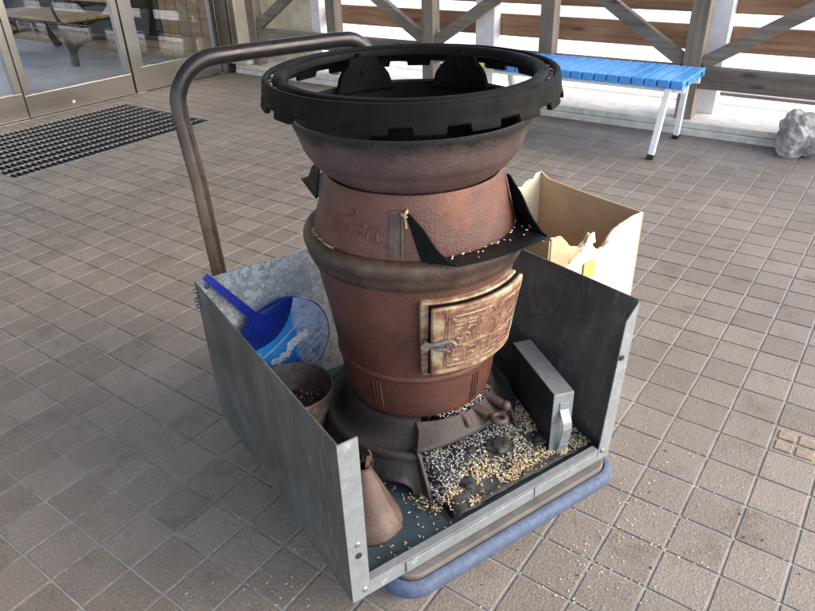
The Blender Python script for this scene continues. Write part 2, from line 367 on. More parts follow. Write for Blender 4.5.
# bright snowy ground all round
gr=MB(); 
gr.box(2.6,400,-400,400,-.3,-.06); gr.box(-400,2.6,4.95,400,-.3,-.06); gr.box(-400,-9.6,-400,4.95,-.3,-.06); gr.box(-9.6,2.6,-400,-2.75,-.3,-.06); gr.box(-9.6,-4.86,4.55,4.95,-.3,-.06)
part('ground',gr,M['snow'],kind='structure')
# kerb under the fence
kb=MB(); kb.box(-4.80,2.6,4.062,4.60,-.02,.036); kb.box(-4.80,2.6,4.068,4.62,.0385,.075)
part('kerb',kb,M['kerb'],bevel=.004,kind='structure')
# porch ceiling (out of frame, it shades the porch)
cl=MB(); cl.box(-5.0,.9,-2.7,4.3,2.95,3.03); part('ceiling',cl,M['ceil'],kind='structure')

# grate
gt=thing('floor_grate','long black steel floor grating sunk in the tiles before the glass door','grate',(GR[0],GR[2],0))
W,L=GR[1]-GR[0],GR[3]-GR[2]
pb=MB(); pb.box(0,W,0,L,-.09,-.08); pb.box(-.004,0,0,L,-.08,-.013); pb.box(W,W+.004,0,L,-.08,-.013); pb.box(0,W,-.004,0,-.08,-.013); pb.box(0,W,L,L+.004,-.08,-.013)
part('pit',pb,M['pit'],gt)
fb=MB(); t_=.004
fb.box(.001,t_,.001,L-.001,-.035,.001); fb.box(W-t_,W-.001,.001,L-.001,-.035,.001); fb.box(t_,W-t_,.001,t_,-.035,.001); fb.box(t_,W-t_,L-t_,L-.001,-.035,.001)
part('edge_frame',fb,M['rod'],gt)
bb=MB(); n=40
for k in range(1,n):
    y=L*k/n; bb.box(t_+.001,W-t_-.001,y-.0028,y+.0028,-.032,-.0005)
part('bearing_bars',bb,M['bearing'],gt)
rb=MB(); n=10
for k in range(1,n):
    x=W*k/n; rb.box(x-.0022,x+.0022,t_+.001,L-t_-.001,-.010,.0005)
part('cross_rods',rb,M['rod'],gt)

# tactile tile
tt=thing('tactile_tile','tan paving tile with raised rounded squares at the right edge of the floor','paving tile',(ga(3),gb(0),0))
b=MB(); b.box(gap/2,T-gap/2,gap/2,T-gap/2,-.012,-.0008); part('tile_body',b,M['tact'],tt,bevel=.0015)
b=MB()
for ix in range(2):
    for iy in range(2): b.box(.012+ix*.046,.050+ix*.046,.012+iy*.046,.048+iy*.046,-.0012,.0024)
part('raised_squares',b,M['tact'],tt,bevel=.004,segs=3)

# ------------------------------------------------------------------ timber fence
fz=thing('timber_fence','weathered timber fence of posts, diagonal braces and brown boards along the porch','fence',(0,4.16,.075))
PY=(-.045,.045)
posts=[(-1.085,-.990),(-1.977,-1.885),(-2.868,-2.775),(-3.750,-3.660),(-4.632,-4.542),(-.195,-.105),(.69,.78)]
for x0,x1 in posts:
    b=MB(); b.box(x0,x1,PY[0],PY[1],0,2.87); part('post',b,M['grey'],fz,bevel=.004)
for (a,bx) in ((-4.542,-3.750),(-3.660,-2.868),(-2.775,-1.977),(-1.885,-1.085),(-.990,-.195),(-.105,.69)):
    b=MB(); b.box(a+.001,bx-.001,-.03,.03,.172,.290); part('bottom_rail',b,M['greyx'],fz,bevel=.004)
zb=.300
for xa,xb in ((-1.10,-1.80),(-.975,-.26),(-2.76,-2.02),(-2.88,-3.60),(-4.53,-3.80),(.68,-.05)):
    d=1 if xb>xa else -1
    ax=xa-d*.012
    b=MB(); b.bar((ax,-.002,zb+.006),(xb,-.002,zb+.006+abs(xb-ax)*.62),.072,.05,up=(0,-1,0))
    part('brace',b,M['greyx'],fz,bevel=.003)
for z0,z1,x0 in ((.333,.472,-4.0),(.538,.665,-4.0),(.735,.865,-4.0)):
    b=MB(); b.box(x0,2.4,.235,.265,z0,z1); part('board',b,M['brown'],fz,bevel=.004)
b=MB(); b.box(-4.0,2.4,.42,.45,.048,.066); part('low_board',b,M['greyx'],fz)
for k,(x0,x1) in enumerate(((-1.02,-.915),(-2.545,-2.40),(-4.075,-3.985))):
    b=MB(); b.box(x0,x1,.10,.19,-.001,2.87); o=part('white_post',b,M['wpaint'],bevel=.004)
    o.location=(0,4.2,.075)
    tag(o,['white painted post just right behind the grey post by the rock','white painted post behind the fence between the two middle grey posts','slim white post at the left end of the brown boards'][k],'post')
cw=MB(); cw.box(-4.80,-4.02,4.44,4.54,-.06,1.6); tag(part('cream_wall',cw,M['cream']),'cream wall glimpsed behind the left brace of the fence','wall')

# ------------------------------------------------------------------ glass front
gx=WX
def frame_box(mb,y0,y1,z0,z1,d0=-.03,d1=.03): mb.box(gx+d0,gx+d1,y0,y1,z0,z1)
def leaf(name,label,y0,y1,rail,st,off=0,knob=None):
    t=thing(name,label,'glass door',(gx+off,y0,0)); w=y1-y0
    b=MB(); b.box(-.02,.02,0,w,.012,rail); part('bottom_rail',b,M['steel'],t,bevel=.002)
    b=MB(); b.box(-.02,.02,0,st,rail+.0005,2.05); part('stile',b,M['steel'],t,bevel=.002)
    b=MB(); b.box(-.02,.02,w-st,w,rail+.0005,2.05); part('stile',b,M['steel'],t,bevel=.002)
    b=MB(); b.box(-.02,.02,0,w,2.0505,2.12); part('top_rail',b,M['steel'],t,bevel=.002)
    b=MB(); b.box(-.003,.003,st-.004,w-st+.004,rail-.004,2.054); part('glass_pane',b,M['glass'],t)
    if knob:
        b=MB(); b.M=Matrix.Translation((.021,knob[0],knob[1]))@Matrix.Rotation(pi/2,4,'Y'); b.lathe([(0,0.004),(.008,.004),(.010,0)],20); part('bolt_head',b,M['whitem'],t,smooth=40)
    return t
leaf('sliding_glass_door','stainless framed glass door leaf in the middle, showing the iron bench behind',2.262,3.10,.158,.048,0,(.33,.055))
leaf('sliding_glass_door','stainless framed glass door leaf at the far left edge',1.25,2.255,.178,.05,-.004)
t=leaf('fixed_glass_panel','fixed glass panel beside the doorway next to the cream pillar',3.185,3.965,.19,.035,.0)
dj=MB(); frame_box(dj,3.105,3.18,.0,2.12,-.035,.035); tag(part('door_post',dj,M['steel'],bevel=.002),'stainless door post between the sliding door and fixed glass panel','door post')
dj=MB(); frame_box(dj,3.970,4.10,.0,2.12,-.04,.03); frame_box(dj,4.105,4.165,0,2.12,-.04,.045)
tag(part('door_jamb',dj,M['steel'],bevel=.002),'stainless jamb at the right end of the glass front','door jamb')
pl=MB(); pl.box(gx-.12,gx+.03,4.17,4.43,-.02,2.95); tag(part('pillar',pl,M['cream'],bevel=.006),'cream rendered pillar at the corner of the glass front','pillar')
hd=MB(); hd.box(gx-.06,gx+.06,-2.6,4.165,2.125,2.95); tag(part('door_header',hd,M['wallm']),'grey wall strip above the glass doors','wall')
sw=MB(); sw.box(gx-.06,gx+.04,-2.6,1.245,-.02,2.12); tag(part('building_wall',sw,M['wallm']),'grey rendered wall left of the glass doors','wall')
sl=MB(); sl.box(gx-.05,gx+.045,1.25,4.165,-.01,.008); tag(part('door_sill',sl,M['steel']),'flat steel sill under the glass doors','sill')
for k,(x0,x1,y0,y1,z1) in enumerate(((-4.835,-4.62,4.10,4.16,.10),(-4.835,-4.70,4.165,4.30,.15))):
    b=MB(); b.box(x0,x1,y0-.05,y1,.0765 if k==1 else .0765,z1+.03); 
    o=part('stone_block',b,M['stone'],bevel=.008); tag(o,['low pale stone block at the foot of the cream pillar','taller pale stone block tucked behind beside the cream pillar'][k],'stone block')

# room behind the glass
rf=MB(); rf.box(-9.5,gx-.05,-2.6,4.25,-.08,-.005); part('room_floor',rf,M['plank'],kind='structure')
rc=MB(); rc.box(-7.4,-5.0,-2.6,4.35,2.42,2.5); part('room_ceiling',rc,M['wpaint'],kind='structure')  # unseen ceiling, cut short to let more light into the room
iw=thing('panelled_room_wall','brown panelled room wall with a wide low window behind the iron bench','wall',(0,4.26,0))
b=MB(); b.box(-9.5,gx-.125,0,.06,-.02,.17); b.box(-6.0,gx-.125,0,.06,.17,2.42); b.box(-9.5,-6.0,0,.06,2.36,2.42); b.box(-9.5,-9.3,0,.06,.17,2.36)
part('panelling',b,M['inwall'],iw)
b=MB()
for k in range(12): b.box(-9.5,gx-.13,-.003,-.0005,.17*k-.003+.08,.17*k+.003+.08) if k<1 else b.box(-5.99,gx-.13,-.003,-.0005,.16*k+.06,.16*k+.064)
for k in range(7): b.box(-5.9+.16*k,-5.896+.16*k,-.0028,-.0004,.0,2.4)
part('panel_joints',b,M['iron'],iw)
b=MB(); b.box(-9.3,-6.0,-.02,.07,.15,.175); b.box(-9.3,-6.0,-.01,.06,2.335,2.358); b.box(-6.03,-6.0,-.012,.062,.176,2.334); b.box(-7.65,-7.6,.0,.05,.176,2.334)
part('window_frame',b,M['iron'],iw)
b=MB(); b.box(-9.3,-6.03,.028,.032,.176,2.334); part('window_pane',b,M['glass'],iw)
lw=MB(); lw.box(-9.6,-9.5,-2.6,4.35,-.08,.5); lw.box(-9.6,-9.5,3.6,4.35,.5,2.42); lw.box(-9.6,-9.5,-2.6,3.6,2.25,2.42); tag(part('room_wall',lw,M['wpaint']),'unseen white far wall of the room with a wide opening added for light','wall')  # opening added in this unseen wall to brighten the room
ob=MB(); ob.box(-9.4,-5.2,4.50,4.53,.29,.42); tag(part('outside_board',ob,M['ceil']),'tan board running outside the room window','board')

# bench in the room
def room_bench():
    t=thing('park_bench','wooden bench with curled cast iron legs inside the glass door','bench',(-7.15,3.55,0))
    for sx in (-.66,.66):
        b=MB()
        b.M=Matrix.Translation((sx,0,0))
        fr=[(0,.02,.0),(0,.03,.03),(0,.035,.12),(0,.005,.24),(0,-.02,.33),(0,-.01,.37)]
        b.tube(fr,[.046,.040,.034,.034,.036,.03],10)
        bk=[(0,.62,.0),(0,.60,.03),(0,.56,.12),(0,.53,.22),(0,.50,.34),(0,.52,.5),(0,.56,.66),(0,.60,.8)]
        b.tube(bk,[.046,.040,.034,.034,.034,.03,.026,.022],10)
        b.tube([(0,.04,.10),(0,.10,.165),(0,.2,.20),(0,.33,.205),(0,.46,.17),(0,.54,.12)],.019,8)
        b.tube([(0,.25,.205),(0,.17,.30),(0,.12,.36)],.011,8)
        b.tube([(0,-.01,.365),(0,.25,.375),(0,.5,.36)],.016,8)
        b.tube([(0,-.02,.36),(0,-.06,.5),(0,.0,.58),(0,.2,.60),(0,.55,.62)],.014,8)
        part('leg_frame',b,M['iron'],t,smooth=50)
    b=MB()
    for k in range(5): b.box(-.78,.78,-.02+k*.105,.075+k*.105,.385,.412)
    part('seat',b,M['seat'],t,bevel=.004)
    b=MB()
    for k in range(3):
        z=.50+k*.11; y=.50+(z-.5)*.36; b.box(-.78,.78,y-.028,y-.006,z,z+.085)
    part('backrest',b,M['seat'],t,bevel=.004)
room_bench()

# ------------------------------------------------------------------ blue slatted bench
sb=thing('slatted_bench','blue plastic slatted folding bench on white square legs by the fence','bench',(-1.54,3.73,0))
X1=-.912+1.54
for col,ks in (('bluep',[k for k in range(19) if k not in (16,17)]),('yelp',[16,17])):
    b=MB()
    for k in ks:
        x=X1-k*.066; b.box(x-.059,x,-.198,.198,.362,.404)
    part('slats',b,M[col],sb,bevel=.005,segs=3,label='yellow green slats near the left end' if col=='yelp' else None)
for y in (-.13,.13):
    b=MB(); b.box(-.56,X1-.004,y-.012,y+.012,.335,.3615); part('side_rail',b,M['whitem'],sb)
    b=MB(); b.M=Matrix.Translation((X1+.0005,y,.383))@Matrix.Rotation(pi/2,4,'Y'); b.lathe([(0,.002),(.012,.002),(.013,-.004)],16); part('end_plug',b,M['rubber'],sb,smooth=40)
for sx,tx in ((1,.0),(-1,0)):
    for y,yt in ((-.195,-.172),(.240,.150)):
        xb=-1.017+1.54 if sx>0 else -2.03+1.54; xt=-.985+1.54 if sx>0 else -2.06+1.54
        bot=Vector((xb,y,.0)); top=Vector((xt,yt,.362)); d=(top-bot)
        b=MB(); b.bar(bot+d*.06,top,.030,.030,up=(0,1,0)); o=part('leg',b,M['whitem'],sb,bevel=.003)
        b=MB(); b.bar(bot+Vector((0,0,.001)),bot+d*.075,.034,.034,up=(0,1,0)); part('rubber_foot',b,M['rubber'],o,bevel=.004)
for sx in (.55,-.52):
    b=MB(); b.box(sx-.012,sx+.012,-.14,.14,.315,.334); part('cross_bar',b,M['whitem'],sb)

# ------------------------------------------------------------------ rock
def rock():
    bm=bmesh.new(); bmesh.ops.create_icosphere(bm,subdivisions=5,radius=1)
    for v in bm.verts:
        p=v.co.copy(); q=Vector((p.x*.105,p.y*.085,p.z*.115))
        if p.z>0.1 and p.x<.1: q.x*=.95
        q.x+= -.02*max(0,p.z)
        n=mnoise.noise(p*1.3+Vector((3,1,7)))*.035+mnoise.noise(p*3.1+Vector((9,2,1)))*.018+mnoise.noise(p*8)*.008+mnoise.noise(p*19)*.003
        q+=p*n
        q.z=max(q.z,-.104)
        v.co=q
    me=bpy.data.meshes.new('rock'); bm.to_mesh(me); bm.free(); me.materials.append(M['rock'])
    for f in me.polygons: f.use_smooth=True
    o=bpy.data.objects.new('rock',me); COL.objects.link(o); o.location=(-.395,3.965,.104)
    tag(o,'rough grey rock lying against the kerb at the right edge','rock')
rock()

# ------------------------------------------------------------------ hand cart
CA=Vector((-.523,.520)); CR=math.atan2(.9375,.348)
cart=thing('hand_cart','flat hand cart with blue bumper and worn tube handle carrying the stove','hand cart',(CA.x,CA.y,0),CR)
def rrect(x0,x1,y0,y1,r,n=8):
    pts=[]
    for cx,cy,a in ((x1-r,y1-r,0),(x0+r,y1-r,pi/2),(x0+r,y0+r,pi),(x1-r,y0+r,1.5*pi)):
        for k in range(n+1): pts.append((cx+r*cos(a+pi/2*k/n),cy+r*sin(a+pi/2*k/n)))
    return pts
b=MB(); b.prism([(x,y,.105) for x,y in rrect(.09,.605,-.021,.72,.042)],(0,0,.058)); part('deck',b,M['mat_'],cart,bevel=.003)
b=MB()
pp=rrect(.087,.608,-.024,.723,.045,10); prof=[(0,.120),(.010,.121),(.015,.127),(.016,.143),(.012,.151),(.004,.154),(0,.154)]
n=len(pp); cxm,cym=.3475,.346; vs=[];fs=[];m=len(prof)
for k in range(n):
    a=Vector(pp[k-1]); c=Vector(pp[(k+1)%n]); d=(c-a).normalized(); nr=Vector((d.y,-d.x))
    for o_,z in prof: q=Vector(pp[k])+nr*o_; vs.append((q.x,q.y,z))
for k in range(n):
    for i in range(m-1): fs.append((k*m+i,((k+1)%n)*m+i,((k+1)%n)*m+i+1,k*m+i+1))
b.add(vs,fs); part('bumper',b,M['bumper'],cart,smooth=60)
hy=.655
hp=[Vector((.06,.625,.11)),Vector((.06,.625,.5)),Vector((.056,.632,.70)),Vector((.050,.648,.83))]
hp+=[Vector((.05+.085*(1-cos(t)),.652,.845+.085*sin(t))) for t in [pi/2*k/9 for k in range(1,10)]]
hp+=[Vector((x,.657,.930)) for x in (.2,.3,.40)]
hp+=[Vector((.415+.065*sin(t),.652,.865+.065*cos(t))) for t in [pi/2*k/8 for k in range(1,9)]]
hp+=[Vector((.48,.635,.70)),Vector((.48,.625,.5)),Vector((.48,.625,.11))]
b=MB(); b.tube(hp,.0158,20); part('handle',b,M['tube'],cart,smooth=50)
for x in (.15,.54):
    for y in (.08,.60):
        b=MB(); b.M=Matrix.Translation((x,y,.045))@Matrix.Rotation(pi/2,4,'Y'); b.lathe([(.012,-.013),(.038,-.013),(.044,-.009),(.044,.009),(.038,.013),(.012,.013)],28,loop=True); w=part('caster',b,M['rubber'],cart,smooth=40)
        b=MB(); b.box(x-.022,x-.017,y-.02,y+.02,.035,.1); b.box(x+.017,x+.022,y-.02,y+.02,.035,.1); b.box(x-.03,x+.03,y-.03,y+.03,.1,.1045); part('caster_fork',b,M['rod'],w)

# ------------------------------------------------------------------ sheet metal tray standing on the cart
TZ=.1635; tray=thing('sheet_metal_tray','open fronted galvanized sheet metal tray on the hand cart','tray',(CA.x,CA.y,TZ),CR)
HT=.5085-TZ; D=.607; UW=.612; FL=.664
b=MB(); b.box(0.003,UW-.003,.003,D-.003,.004,.0085); part('bottom_sheet',b,M['galvd'],tray)
b=MB(); b.prism([(0,0,0),(0,D,0),(0,D,HT),(0,0,HT)],(.0025,0,0)); part('side_panel',b,[M['dark']],tray)
b=MB(); b.prism([(.0026,D,0),(UW,D,0),(UW+.006,D,HT),(.0026,D,HT)],(0,.0025,0)); part('back_panel',b,M['galvb'],tray)
b=MB(); b.hexa([(UW-.0025,.0,0),(UW,.0,0),(UW,D-.001,0),(UW-.0025,D-.001,0)],[(FL-.0025,.02,HT),(FL,.02,HT),(UW+.006,D-.001,HT),(UW+.0035,D-.001,HT)]); part('side_panel',b,M['dark'],tray)
b=MB(); b.prism([(.0,-.0005,0),(.034,-.0005,0),(.0345,-.0005,HT-.002),(.0,-.0005,HT-.002)],(0,-.0025,0)); part('front_flange',b,M['galv'],tray)
b=MB(); b.hexa([(UW-.034,-.0005,0),(UW,-.0005,0),(UW,-.003,0),(UW-.034,-.003,0)],[(FL-.036,.016,HT-.035),(FL,.0195,HT-.003),(FL,.017,HT-.003),(FL-.036,.0135,HT-.035)]); part('front_flange',b,M['galv'],tray)
b=MB(); b.box(.034,UW-.034,-.003,-.0005,0,.032); b.box(.034,UW-.034,-.0005,.012,.0295,.032); part('front_lip',b,M['galv'],tray)
b=MB(); b.box(.105,.40,-.0062,-.0033,.003,.0275); b.box(.402,.555,-.0064,-.0034,.004,.0285); part('lip_plate',b,M['galv'],tray,bevel=.001)
for (x,y,z) in ((.024,-.004,.018),(UW-.02,-.004,.022),(.018,-.004,.13)):
    b=MB(); b.M=Matrix.Translation((x,y+.001,z))@Matrix.Rotation(pi/2,4,'X'); b.lathe([(0,.0025),(.004,.002),(.0055,0)],14); part('rivet',b,M['rod'],tray,smooth=50)
b=MB(); b.M=Matrix.Translation((.025,D-.001,HT-.018))@Matrix.Rotation(pi/2,4,'X'); b.lathe([(0,.0035),(.004,.003),(.0065,0)],14); part('rivet',b,M['rod'],tray,smooth=50)
for z in (HT-.014,HT-.035,HT-.05):
    b=MB(); b.M=Matrix.Translation((-.001,D-.012,z))@Matrix.Rotation(-pi/2,4,'Y'); b.tube([(0,0,0),(0,0,.008)],.005,8); part('bolt',b,M['rod'],tray,smooth=50)
for fx,fz_ in ((.018,.105),(FL-.025,.20)):
    b=MB(); b.M=Matrix.Translation((fx if fx<.1 else .622,-.0045 if fx<.1 else .0055,fz_ if fx<.1 else .235))@Matrix.Rotation(pi/2,4,'X'); b.lathe([(0,.0005),(.0055,.0004),(.006,-.001)],14); part('bolt_hole',b,M['rubber'],tray)

# ------------------------------------------------------------------ the stove
SZ=TZ+.0085; SX,SY=-.689,.955; SR=R(-20.4)
stove=thing('pot_belly_stove','rusty red brown cast iron pot belly stove with a black ring on top','stove',(SX,SY,SZ),SR)
def Z(z): return z-SZ
def interp(x,pts):
    if x<=pts[0][0]: return pts[0][1]
    for (a,b_),(c,d) in zip(pts,pts[1:]):
        if x<=c: return b_+(d-b_)*(x-a)/(c-a)
    return pts[-1][1]
def smoothprof(pts,n=6):   # catmull-rom through (r,z)
    out=[]
    P=[Vector(p) for p in pts]; P=[2*P[0]-P[1]]+P+[2*P[-1]-P[-2]]
    for i in range(1,len(P)-2):
        for k in range(n):
            t=k/n; a,b_,c,d=P[i-1],P[i],P[i+1],P[i+2]
            q=.5*((2*b_)+(c-a)*t+(2*a-5*b_+4*c-d)*t*t+(3*b_-a-3*c+d)*t**3); out.append((q.x,q.y))
    out.append(tuple(pts[-1])); return out
BODY=[(.1445,.303),(.150,.315),(.1545,.34),(.1580,.37),(.1605,.398),(.1640,.43),(.1740,.50),(.1840,.56),(.1905,.605),(.1925,.615)]
bz=[(z,r) for r,z in BODY]
def rbody(zl): return interp(zl+SZ,bz)
# base
base=[(.226,.1725),(.222,.185),(.214,.21),(.205,.236),(.2035,.240),(.2050,.246),(.2035,.2525),(.199,.2565),(.1935,.2570),(.1895,.2545),(.1865,.2525),(.180,.2535),(.172,.260),(.165,.272),(.160,.287),(.1570,.297),(.1545,.3015),(.149,.3025),(.12,.3022)]
b=MB(); 
arch=[(-47,10),(-100,20),(-180,24),(110,24),(60,20)]
prof=[(r,Z(z)) for r,z in base]; inn=[(r-.008,z) for r,z in prof[:5]][::-1]
ncol=240; vs=[];fs=[]
mo=33 # mouth half-angle (degrees) left open in the skirt and neck
cols=[]
for k in range(ncol+1):
    a=mo+(360-2*mo)*k/ncol; cols.append(a)
    for i,(r,z) in enumerate(prof+[(.12,Z(.30)),(.142,Z(.30)),(.150,Z(.285)),(.160,Z(.270)),(.182,Z(.244)),(.195,Z(.236)),(.205,Z(.21)),(.213,Z(.185)),(.216,Z(.1725))]):
        if i<4 or i>=len(prof)+5:
            for c,w in arch:
                d=abs((a-c+180)%360-180)
                if d<w:
                    lift=(.036 if c==-47 else .044)*math.sqrt(1-(d/w)**2)
                    z=max(z,Z(.1725)+lift)
        vs.append((r*cos(R(a)),r*sin(R(a)),z))
m=len(prof)+9
for k in range(ncol):
    for i in range(m): j=(i+1)%m; fs.append((k*m+i,(k+1)*m+i,(k+1)*m+j,k*m+j))
fs.append(tuple(range(m))); fs.append(tuple(ncol*m+i for i in range(m-1,-1,-1)))
b.add(vs,fs)
basep=part('base',b,M['neck'],stove,smooth=40)
for c in (-70,-67,-64,-61,-128,-131,-134):   # cast ribs on the skirt
    pts=[]; b=MB()
    for z in (.178,.20,.22,.236):
        r=interp(z,[(.17,.2265),(.185,.2225),(.21,.2145),(.236,.2055)]); pts.append((r*cos(R(c)),r*sin(R(c)),Z(z)))
    b.tube(pts,.0028,8); part('skirt_rib',b,M['neck'],basep,smooth=60)
# ash mouth: hood and two cheeks, in the stove's own frame (+x is the front)
b=MB()
def hood(zt,x1,y1,zf,th):
    N=16; vs=[];fs=[]
    for k in range(N+1):
        t=-1+2*k/N; a=R(mo)*t
        r0=.1555; p0=(r0*cos(a*1.14),r0*sin(a*1.14),zt+.002)
        r1=.169; pm=(r1*cos(a*1.08)+.001,r1*sin(a*1.08),zt-.011)
        p1=(x1-.022*abs(t)**2.2,y1*t,zf+.004*(1-t*t))
        for p in (p0,pm,p1): vs.append(p)
        for p in (p1,pm,p0): vs.append((p[0],p[1],p[2]-th))
    m=6
    for k in range(N):
        for i in range(m): j=(i+1)%m; fs.append((k*m+i,(k+1)*m+i,(k+1)*m+j,k*m+j))
    fs.append(tuple(range(m))); fs.append(tuple(N*m+i for i in range(m-1,-1,-1)))
    b.add(vs,fs)
hood(Z(.3005),.187,.121,Z(.268),.009)
mouth=part('ash_mouth_hood',b,M['hood'],stove,smooth=50,bevel=.003)
for s in (-1,1):
    b=MB()
    out=[(.152,s*.1195,Z(.2695)),(.164,s*.1195,Z(.2645)),(.173,s*.1200,Z(.256)),(.198,s*.1220,Z(.21)),(.215,s*.123,Z(.1735)),(.152,s*.1235,Z(.1735))]
    b.prism(out,(0,-s*.008,0)); part('ash_mouth_cheek',b,M['hood'],stove,bevel=.003)
# red body
b=MB(); 
pr=[(r,Z(z)) for r,z in BODY]
pr=[(.12,Z(.3125)),(.138,Z(.304))]+smoothprof(pr,4)
b.lathe(pr,128); body=part('body',b,M['red'],stove,smooth=45)
b=MB(); b.lathe([(.1602,Z(.394)),(.1632,Z(.397)),(.1640,Z(.401)),(.1630,Z(.405)),(.1612,Z(.4075))],128); part('bead',b,M['red'],body,smooth=60)
for c0 in (-64,10,84,156,228):
    for d in (-2.6,0,2.6):
        b=MB()
        pts=[]
        for z in (.312,.33,.35,.37,.388): r=interp(z,bz)+.0006; pts.append((r*cos(R(c0+d)),r*sin(R(c0+d)),Z(z)))
        b.tube(pts,[.0012,.0022,.0024,.0022,.0012],8); part('flute',b,M['red'],body,smooth=60)
# belt
b=MB(); bp=[(.191,.606),(.198,.609),(.2015,.616),(.2040,.622),(.2035,.627),(.2065,.634),(.2085,.642),(.2085,.650),(.2060,.656),(.2000,.6605),(.192,.662),(.178,.661)]
b.lathe([(r,Z(z)) for r,z in bp],128); part('belt',b,M['belt'],stove,smooth=40)
# collar
CO=[(.1775,.6605),(.1865,.6622),(.1862,.666),(.180,.690),(.1725,.715),(.1655,.740),(.1610,.756),(.1598,.762),(.1578,.7645),(.1550,.7635),(.1538,.757),(.152,.735),(.15,.71)]
cz=[(.662,.1865),(.666,.1862),(.690,.180),(.715,.1725),(.740,.1655),(.762,.160)]
def rcol(zl): return interp(zl+SZ,cz)
b=MB(); b.lathe([(r,Z(z)) for r,z in CO],128); collar=part('collar',b,M['red'],stove,smooth=45)
# vertical lug beside the tie
b=MB(); b.patch(-47.5,-39.5,Z(.668),Z(.742),rcol,-.001,.0022,10,8); b.tube([((rcol(z)+.002)*cos(R(-40.5)),(rcol(z)+.002)*sin(R(-40.5)),z) for z in [Z(.668+.008*k) for k in range(9)]],.003,8)
part('cast_lug',b,M['belt'],collar,smooth=50)
# cast script on the collar, traced as raised strokes: (degrees, z) pairs
def script(strokes,r=.0020):
    b=MB()
    for st in strokes:
        pts=[]
        for x,y in st:
            a=-89+x*.405; z=.671+y*.00100; rr=rcol(Z(z))+.0002; pts.append(Vector((rr*cos(R(a)),rr*sin(R(a)),Z(z))))
        q=[]
        P=[2*pts[0]-pts[1]]+pts+[2*pts[-1]-pts[-2]]
        for i in range(1,len(P)-2):
            for k in range(5):
                t=k/5; A_,B_,C_,D_=P[i-1],P[i],P[i+1],P[i+2]
                q.append(.5*((2*B_)+(C_-A_)*t+(2*A_-5*B_+4*C_-D_)*t*t+(3*B_-A_-3*C_+D_)*t**3))
        q.append(pts[-1]); b.tube(q,r,8)
    return b
strokes=[[(14,44),(8,36),(6,28),(10,20),(18,20),(23,27),(21,35),(15,34),(13,28)],            # opening curl
 [(22,52),(30,48),(38,52),(46,58)],[(34,50),(32,40),(28,28),(24,18),(22,8)],                    # tall crossed letter
 [(30,30),(38,33),(44,30)],[(46,40),(44,30),(42,20),(46,14)],                                       # i
 [(49,56),(46,60),(49,65),(53,60),(50,55)],                                                          # ring dot
 [(58,44),(54,30),(48,14),(42,0),(38,-4)],[(56,36),(62,44),(68,42),(66,32),(58,24),(54,26)],          # p
 [(86,38),(80,42),(74,34),(72,24),(77,19),(84,28),(88,40)],[(88,40),(86,26),(88,18),(94,20)],[(97,16),(98,14),(99,16)]]
part('cast_script',script(strokes),M['red'],collar,smooth=60)
# bowl
BO=[(.110,.738),(.130,.748),(.1470,.7605),(.1605,.7705),(.1725,.7815),(.1815,.7930),(.1862,.8010),(.1873,.8018),(.1925,.812),(.1975,.828),(.2030,.843),(.2090,.858),(.2125,.866),(.2120,.8685),(.204,.8655),(.198,.855),(.19,.835),(.18,.81),(.155,.785),(.13,.765),(.10,.755),(0.001,.750)]
b=MB(); b.lathe([(r,Z(z)) for r,z in BO[:15]],128); bowl=part('bowl',b,M['bowl'],stove,smooth=40)
b=MB(); b.lathe([(r,Z(z)) for r,z in BO[14:]],96); part('bowl_lining',b,M['soot'],bowl,smooth=50)
# lobes carrying the ring
for c in (116.5,174,-35):
    b=MB(); P=[]
    shape=[(-19,.858),(-16.5,.870),(-15,.886),(-12.5,.898),(-9.5,.907),(-8.0,.919),(8.0,.919),(9.5,.907),(12.5,.898),(15,.886),(16.5,.870),(19,.858)]
    N=12; vs=[];fs=[]
    left=shape[:6]; right=shape[6:][::-1]
    for (a0,z),(a1,_) in zip(left,right):
        for o_ in (.192,.202):
            for k in range(N+1):
                a=R(c+a0+(a1-a0)*k/N); vs.append((o_*cos(a),o_*sin(a),Z(z)))
    w=N+1; row=2*w
    for i in range(len(left)-1):
        for k in range(N):
            for s_ in (0,w):
                fs.append((i*row+s_+k,i*row+s_+k+1,(i+1)*row+s_+k+1,(i+1)*row+s_+k))
        fs.append((i*row,(i+1)*row,(i+1)*row+w,i*row+w)); fs.append((i*row+N,i*row+w+N,(i+1)*row+w+N,(i+1)*row+N))
    for k in range(N):
        t=(len(left)-1)*row; fs.append((k,k+1,w+k+1,w+k)); fs.append((t+k+1,t+k,t+w+k,t+w+k+1))
    b.add(vs,fs)
    a=R(c+1); b.tube([(.190*cos(a),.190*sin(a),Z(.887)),(.196*cos(a),.196*sin(a),Z(.905)),(.206*cos(a),.206*sin(a),Z(.924))],[.002,.004,.006],8)
    part('ring_support',b,M['soot'],bowl,smooth=35)
# ring with toothed skirt
b=MB()
def ringprof(notch):
    zb=.8975 if notch else .8875; rb=.2505 if notch else .2535
    return [(.2075,.9165),(.2070,.9225),(.2085,.9270),(.2125,.9300),(.2180,.9310),(.2240,.9300),(.2275,.9265),(.2300,.9225),(.2360,.9222),(.2375,.9270),(.2400,.9295),(.2440,.9298),(.2462,.9280),(.2470,.9240),(.2480,.9180),(.2492,.9080),(.2500,.9010),(rb,zb+.003),(rb-.0005,zb),(rb-.0075,zb),(.2400,.9030),(.2385,.9130),(.2130,.9140)]
cols=[]; NT_=19
for k in range(NT_):
    c=-37.6+k*360/NT_; h=4.1
    cols+=[(c-h-.25,0),(c-h+.25,1),(c,1),(c+h-.25,1),(c+h+.25,0)]
    rest=360/NT_-2*h
    cols+=[(c+h+rest*q,0) for q in (.25,.5,.75)]
vs=[];fs=[];m=len(ringprof(0))
